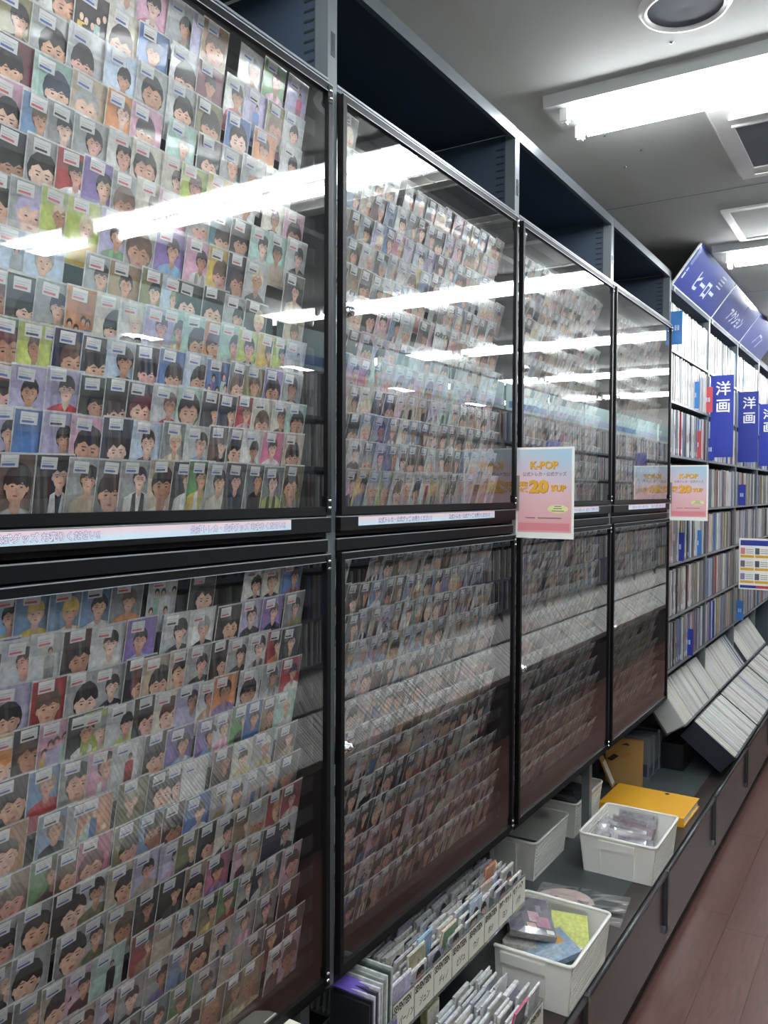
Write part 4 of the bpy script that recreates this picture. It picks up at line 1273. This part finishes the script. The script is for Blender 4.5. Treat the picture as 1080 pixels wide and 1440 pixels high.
# ------------------------------------------------------------------ things lying on the base shelf
t = thing('hand_fan', 'pale pink round hand fan in a clear bag behind the album basket', 'fan', (0.0, 2.70, CTR))
m_ = MB()
pts = ell(0, 0, .098, .098, 36)
m_.face([(x, y, .006) for x, y in pts]); m_.face([(x, y, .003) for x, y in pts][::-1])
for i in range(36):
    a, b_ = pts[i], pts[(i + 1) % 36]
    m_.face([(a[0], a[1], .003), (b_[0], b_[1], .003), (b_[0], b_[1], .006), (a[0], a[1], .006)])
mat('fan_pink', 'e6cdc4', 0.4)
m_.build('fan_face', 'fan_pink', t)
MB().box(.04, .075, -.02, .03, .0062, .0066).box(-.04, -.03, -.03, .03, .0062, .0066).build('printed_mark', 'ink_grey', t)
MB().box(.09, .19, -.012, .012, .002, .009).build('handle', 'box_black', t)
f = MB()
n = 7
grid = [[Vector((-.10 + .30 * i / n, -.105 + .21 * j / n, .009 + RP.uniform(0, .009))) for i in range(n + 1)] for j in range(n + 1)]
for j in range(n):
    for i in range(n):
        f.face([grid[j][i], grid[j][i + 1], grid[j + 1][i + 1], grid[j + 1][i]])
f.build('clear_bag', 'clear_film', t)
t.rotation_euler = (0, 0, .12)

t = thing('binder', 'large orange binder lying flat on the base shelf', 'binder', (0.018, 3.72, CTR), None, (0, 0, -.02))
MB().box(-.178, .178, -.137, .137, .034, .038).build('cover', 'binder_orange', t)
MB().box(-.178, .178, -.137, .137, .0, .004).build('cover', 'binder_orange', t)
MB().box(-.178, .178, -.141, -.137, .0, .038).build('spine', 'binder_orange', t)
MB().box(-.172, .172, -.134, .128, .004, .034).build('pages', 'paper_white', t)
MB().lathe([(.0, .0405), (.004, .0405), (.009, .0395), (.010, .038)], (.045, .115, 0), 16).build('finger_ring', 'tape_brown', t)

t = thing('cardboard_mailer', 'folded brown cardboard mailer with black tape printing, standing upright', 'box', (-0.165, 3.955, CTR), None, (-.06, 0, .06))
MB().box(-.085, .085, 0, .02, 0, .215).build('body', 'cardboard', t)
MB().hexa([(-.085, -.006, .118), (.083, -.003, .108), (.083, 0, .108), (-.085, 0, .118), (-.085, -.003, .215), (.085, -.003, .215), (.085, 0, .215), (-.085, 0, .215)]).build('flap', 'cardboard', t)
MB().face([(-.075, -.0066, .118), (-.06, -.0066, .135), (.03, -.006, .165), (.02, -.006, .148)])
tp = MB(); tp.face([(-.078, -.0075, .112), (-.055, -.0072, .106), (-.022, -.0066, .132), (-.045, -.0066, .140)]); tp.build('tape_print', 'tape_brown', t)
tp = MB(); tp.face([(-.02, -.0068, .135), (.025, -.0062, .158), (.03, -.0062, .142), (-.012, -.0066, .122)]); tp.build('clear_tape', 'clear_film', t)
tp = MB(); tp.face([(-.015, -.0052, .185), (.012, -.0050, .198), (.022, -.0050, .188)]); tp.face([(.012, -.0050, .198), (.026, -.0050, .192), (.018, -.0050, .182)]); tp.build('printed_mark', 'tape_brown', t)
t = thing('cardboard_sheet', 'narrow cardboard offcut leaning beside the mailer', 'cardboard', (-0.20, 3.915, CTR), None, (0, -.42, .1))
MB().box(-.004, .004, -.03, .03, 0, .15).build('sheet', 'cardboard', t)
bx('print_layer', 'paper_white', t, .0042, .0046, -.026, .026, .01, .12)

mat('case_grey', '767d80', 0.35); mat('case_violet', '3f3d5c', 0.4)
for i in range(8):
    y = 4.075 + .034 * i
    t = thing('game_case', 'grey plastic case standing in the row behind the cardboard mailer', 'case', (-0.078 - .003 * (i % 3), y, CTR), 'grey cases behind the mailer')
    MB().box(-.19, 0, 0, .030, 0, .197 - .002 * (i % 2)).build('case_body', 'case_grey', t)
    bx('spine_label', 'case_violet', t, 0.0001, 0.0006, .004, .026, .015, .06)
    bx('front_sheet', 'case_violet', t, -.045, -.008, -.0006, -.0001, .015, .075)
for i in range(4):
    y = 4.355 + .033 * i
    t = thing('tall_case', 'dark violet tall case standing behind the grey cases', 'case', (-0.075, y, CTR), 'violet tall cases')
    MB().box(-.18, 0, 0, .030, 0, .252).build('case_body', 'case_violet', t)
    bx('spine_label', 'case_grey', t, 0.0001, 0.0006, .003, .027, .03, .22)

# ------------------------------------------------------------------ card boxes with hand-lettered tabs
bx('riser', 'box_black', None, -0.30, 0.015, 1.375, 2.215, CTR, 0.560, label='black riser under the row of labelled card boxes', cat='riser')
def clear_box(t, x0, x1, y0, y1, z0, z1):
    w_ = .0018
    m_ = MB()
    m_.box(x0, x1, y0, y1, z0, z0 + w_)
    m_.box(x0, x0 + w_, y0, y1, z0 + w_, z1); m_.box(x1 - w_, x1, y0, y1, z0 + w_, z1)
    m_.box(x0 + w_, x1 - w_, y0, y0 + w_, z0 + w_, z1); m_.box(x0 + w_, x1 - w_, y1 - w_, y1, z0 + w_, z1)
    m_.build('box_walls', 'clear_plastic', t)
    e = MB()
    for a in ((x0, x1, y0, y0 + w_), (x0, x1, y1 - w_, y1), (x0, x0 + w_, y0, y1), (x1 - w_, x1, y0, y1)):
        e.box(*a, z1, z1 + .0012)
    e.build('box_edge', 'steel', t)
RC = random.Random(31)
EDGE = ['d9dad6', 'c9cccc', 'e2e2dc', 'b9bdbd', 'd0cfc6', 'a8adb0', 'cfc9d6', 'e0dcd0']
def goods(x, y, z, w_, h, th, lean, label, group, spec=None, col=None, yaw=0.0):
    c = lin(col or RC.choice(EDGE))
    mb = MB()
    mb.box(-th, 0, 0, w_, 0, h, cols=[shade(c, .7), c, shade(c, .9), shade(c, .95), shade(c, .9), shade(c, .8)])
    draw_card(mb, Vector((0.0001, .003, .003)), Vector((0, 1, 0)), Vector((0, 0, 1)), Vector((1, 0, 0)), w_ - .006, h - .006, spec or (RC.choice(['lg', 'wh', 'gy', 'pb', 'lv', 'cr']), RC.choice(KEYS_TOP), RC.choice('fhh'), 'k'), RC, 1)
    o = mb.build('card_sleeve', 'print', None, label=label, cat='card sleeve', group=group)
    o.location = (x, y, z)
    o.rotation_euler = (0, lean, yaw)
    return o
WHERE = ['first', 'second', 'third', 'fourth', 'fifth', 'sixth', 'seventh', 'eighth']
TABS = [('SEVENTEEN', 'バーノン'), ('SEVENTEEN', 'ジュン'), ('SEVENTEEN', 'ディノ'), ('SEVENTEEN', 'ビジュ'), ('SEVENTEEN', 'ウジ'), ('SEVENTEEN', 'ホシ'), ('SVT・セット', 'ヨン'), ('セブ・ヘア', 'バラ')]
for i in range(8):
    y0 = 1.492 + .0895 * i
    t = thing('card_box', '%s clear card box with hand-lettered tab, counted from the purple label' % WHERE[i], 'box', (0, y0, 0.561), 'lettered card boxes on the riser')
    clear_box(t, -.17, .06, 0, .088, 0, .084)
    tab = bx('label_tab', 'paper_cream', t, .0602, .0608, .001, .0865, .010, .079)
    text(TABS[i][0], .0215 if i < 6 else .018, 'ink_black', tab, FACE_X, (.0611, .003, .060), .0008, 'LEFT', 0, .64 if i < 6 else .75)
    text(TABS[i][1], .020, 'ink_black', tab, FACE_X, (.0611, .020, .026), .0004, 'LEFT', .3, .8)
    g = 'card sleeves in the %s lettered box' % WHERE[i]
    lab = 'sleeved card in the %s lettered card box' % WHERE[i]
    nn = 15
    for q in range(nn):
        x = -.150 + .198 * q / nn + RC.uniform(-.003, .003)
        h = RC.uniform(.098, .112) if q < nn - 2 else RC.uniform(.092, .10)
        goods(x, y0 + .004 + RC.uniform(0, .004), .5635, .078, h, RC.uniform(.003, .006), RC.uniform(.02, .16), lab, g)
SPECIAL = [  # leaning show cards that stand out
    (0.048, 1.500, .5635, .080, .115, .05, 'white-framed violet show card in front of the first lettered box', ('lv', 'nv', 'p', 'k'), 'dcd9e2'),
    (0.040, 1.592, .5635, .078, .130, -.02, 'sage green show card with a small figure in the second lettered box', ('ol', 'dk', 's', 'k'), 'c9cdb8'),
    (0.020, 1.645, .5700, .070, .135, .10, 'sky blue show card with a dark-haired figure behind the sage card', ('sk', 'pb', 'f', 'k'), '9cc4e4'),
    (0.030, 1.735, .5700, .072, .120, .16, 'green and peach show card in the third lettered box', ('gr', 'be', 'f', 'bd'), 'd9c0a8'),
    (0.020, 1.990, .5700, .070, .115, .05, 'pinkish show card in the sixth lettered box', ('be', 'pk', 'h', 'bn'), 'c9a8a0'),
    (-.010, 2.070, .5800, .070, .118, .10, 'orange show card with a white sticker in the seventh lettered box', ('or', 'or', 'p', 'k'), 'e08a5a'),
    (-.120, 1.545, .5700, .074, .122, .10, 'reddish orange card at the back of the first lettered box', ('or', 'rd', 'p', 'k'), 'c96a48'),
    (-.060, 1.690, .5750, .070, .125, .12, 'lavender card at the back of the third lettered box', ('lv', 'pu', 'p', 'k'), '9a94c0'),
    (0.030, 1.905, .5680, .072, .112, .06, 'pale blue card in the fifth lettered box', ('pb', 'wh', 'h', 'k'), 'a9bccf'),
]
for (x, y, z, w_, h, lean, lab, spec, col) in SPECIAL:
    goods(x, y, z, w_, h, .004, lean, lab, None, spec, col)
# box with the purple label and big black sleeves
t = thing('card_box', 'clear box with a purple label next to the first grey post', 'box', (0, 1.378, 0.561), None)
clear_box(t, -.04, .075, 0, .106, 0, .07)
tab = bx('label_tab', 'label_purple', t, .0752, .0758, .001, .105, .0, .066)
text('M', .05, 'ink_black', tab, FACE_X, (.0761, .035, .018), .003)
cols_ = ['15191d', '23262c', 'c9c6d4', '3a3a44', 'd4d2dc', 'c2c6c4', '9aa09e', 'cfd4d0', '3f4a48', 'b9c2bc']
for q in range(10):
    pk_ = 'large sleeve standing across the purple-labelled box' 
    mb = MB(); c = lin(cols_[q])
    mb.box(-.026, .068, 0, .005, 0, .135 + .004 * q, c)
    mb.box(-.020, .062, -.0004, 0, .012, .122 + .004 * q, shade(c, .8))
    o = mb.build('large_sleeve', 'print', None, label=('black' if q < 2 else 'pale' if q in (2, 4, 5, 7, 9) else 'grey') + ' ' + pk_, cat='card sleeve', group='large sleeves in the purple-labelled box ' + ('black' if q < 2 else 'pale' if q in (2, 4, 5, 7, 9) else 'grey'))
    o.location = (0, 1.384 + .0093 * q, .564); o.rotation_euler = (-.03, 0, 0)
o = MB().box(-.03, .045, 0, .006, 0, .03).build('purple_wallet', 'purple', None, label='bright purple wallet lying over the large black sleeves', cat='wallet')
o.location = (0.0, 1.400, .705); o.rotation_euler = (-1.1, .12, .1)

# lower row of boxes in front
for i in range(4):
    y0 = 1.615 + .0905 * i
    t = thing('card_box', '%s clear card box in the lower front row' % WHERE[i], 'box', (0, y0, CTR + .001), 'clear card boxes of the front row')
    clear_box(t, .022, .205, 0, .089, 0, .115)
    tab = bx('label_tab', 'paper_cream', t, .2052, .2058, .001, .088, .020, .110)
    text('SEVENTEEN', .0205, 'ink_black', tab, FACE_X, (.2061, .003, .090), .0008, 'LEFT', 0, .64)
    g = 'white card sleeves in the %s front box' % WHERE[i]
    lab = 'white sleeved card in the %s box of the lower front row' % WHERE[i]
    nn = 12
    for q in range(nn):
        x = .038 + .155 * q / nn + RC.uniform(-.002, .002)
        goods(x, y0 + .004 + RC.uniform(0, .004), CTR + .004, .077, RC.uniform(.135, .158) - (.02 if q > 9 else 0), RC.uniform(.004, .007), RC.uniform(.0, .14), lab, g, None, RC.choice(['e0e0dc', 'd4d6d8', 'c8caca', 'dadade', 'b4b8ba']))
goods(.180, 1.790, CTR + .045, .076, .135, .004, .22, 'hot pink framed card sticking out of the lower front row', None, ('dk', 'dk', 'p', 'k'), 'd8487a')
goods(.186, 1.890, CTR + .035, .074, .130, .004, .12, 'white framed card with a triangular flap in the front row', None, ('lg', 'gy', 'p', 'k'), 'ececec')
goods(.030, 1.690, CTR + .03, .06, .15, .02, .02, 'cream and red boxed card at the back of the front row', None, ('cr', 'rd', 'h', 'bn'), 'a8a070')
t = thing('paper_carton', 'white paper carton below the first cabinet, cut by the picture edge', 'carton', (0.03, 1.13, CTR))
MB().box(-.07, .06, -.09, .075, 0, .400).build('carton_body', 'paper_white', t)
MB().hexa([(-.07, -.09, .400), (.06, -.09, .400), (.06, .075, .400), (-.07, .075, .400), (-.05, -.088, .410), (.02, -.088, .410), (.02, .073, .415), (-.05, .073, .415)]).build('carton_flap', 'paper_cream', t)

# ------------------------------------------------------------------ shelving across the aisle (seen in the glass)
OS = MB()
t = thing('opposite_shelving', 'long disc shelving across the aisle, seen mirrored in the cabinet glass', 'shelving', (OPP, 0, 0))
for b in range(-1, 13):
    y = 0.45 + BAY * b
    bx('upright', 'post_grey', t, 0, .03, y, y + .03, 0, 2.30)
    hp_ = bx('header_panel', 'teal_header', t, -.01, .0, y + .035, y + .895, 2.33, 2.53)
    MB().box(-.0106, -.0101, y + .08, y + .85, 2.35, 2.40).build('printed_band', 'divider_blue' if b % 3 == 0 else 'header_mark', hp_)
    if b % 3 == 1:
        bx('section_plate', 'sign_blue', t, -.12, .0, y, y + .004, 1.75, 2.15)
bx('back_board', 'navy_panel', t, .26, .28, -.45, 11.9, 0, 2.30)
bx('base_box', 'kick_dark', t, -.22, .26, -.45, 11.9, 0, CTR)
OZ = [2.10, 1.84, 1.58, 1.32, 1.06, .82]
for z in OZ:
    bx('shelf_board', 'panel_grey', t, .0, .26, -.45, 11.9, z - .018, z)
    y = -.4
    while y < 11.85:
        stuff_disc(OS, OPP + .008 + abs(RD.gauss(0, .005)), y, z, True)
        y += DT * RD.uniform(1.0, 1.12) + (.03 if RD.random() < .02 else 0)
OS.build('disc_cases', 'plastic_case', None, label='rows of disc cases on the shelving across the aisle', cat='disc cases', kind='stuff')
OB = MB()
for tier in (0, 1):
    a, c, d, n = slope_tray(0, tier)
    y = -.3
    while y < 11.8:
        cc = lin(RB.choice(TONES))
        q = []
        up = RB.uniform(-.005, .005)
        for h in (-.1 + up, up):
            for (u, yy) in ((0, y), ((c - a).length, y), ((c - a).length, y + .011), (0, y + .011)):
                p = a + d * u + n * h
                q.append((OPP - p.x, yy, p.z))
        OB.hexa(q[:4][::-1] + q[4:][::-1], cc)
        y += RB.uniform(.0145, .021)
OB.build('sleeved_discs', 'plastic_case', None, label='sloped rows of white sleeved discs across the aisle', cat='discs', kind='stuff')
bx('bin_plinth', 'box_black', t, -.02, .25, -.4, 11.85, CTR, .44)
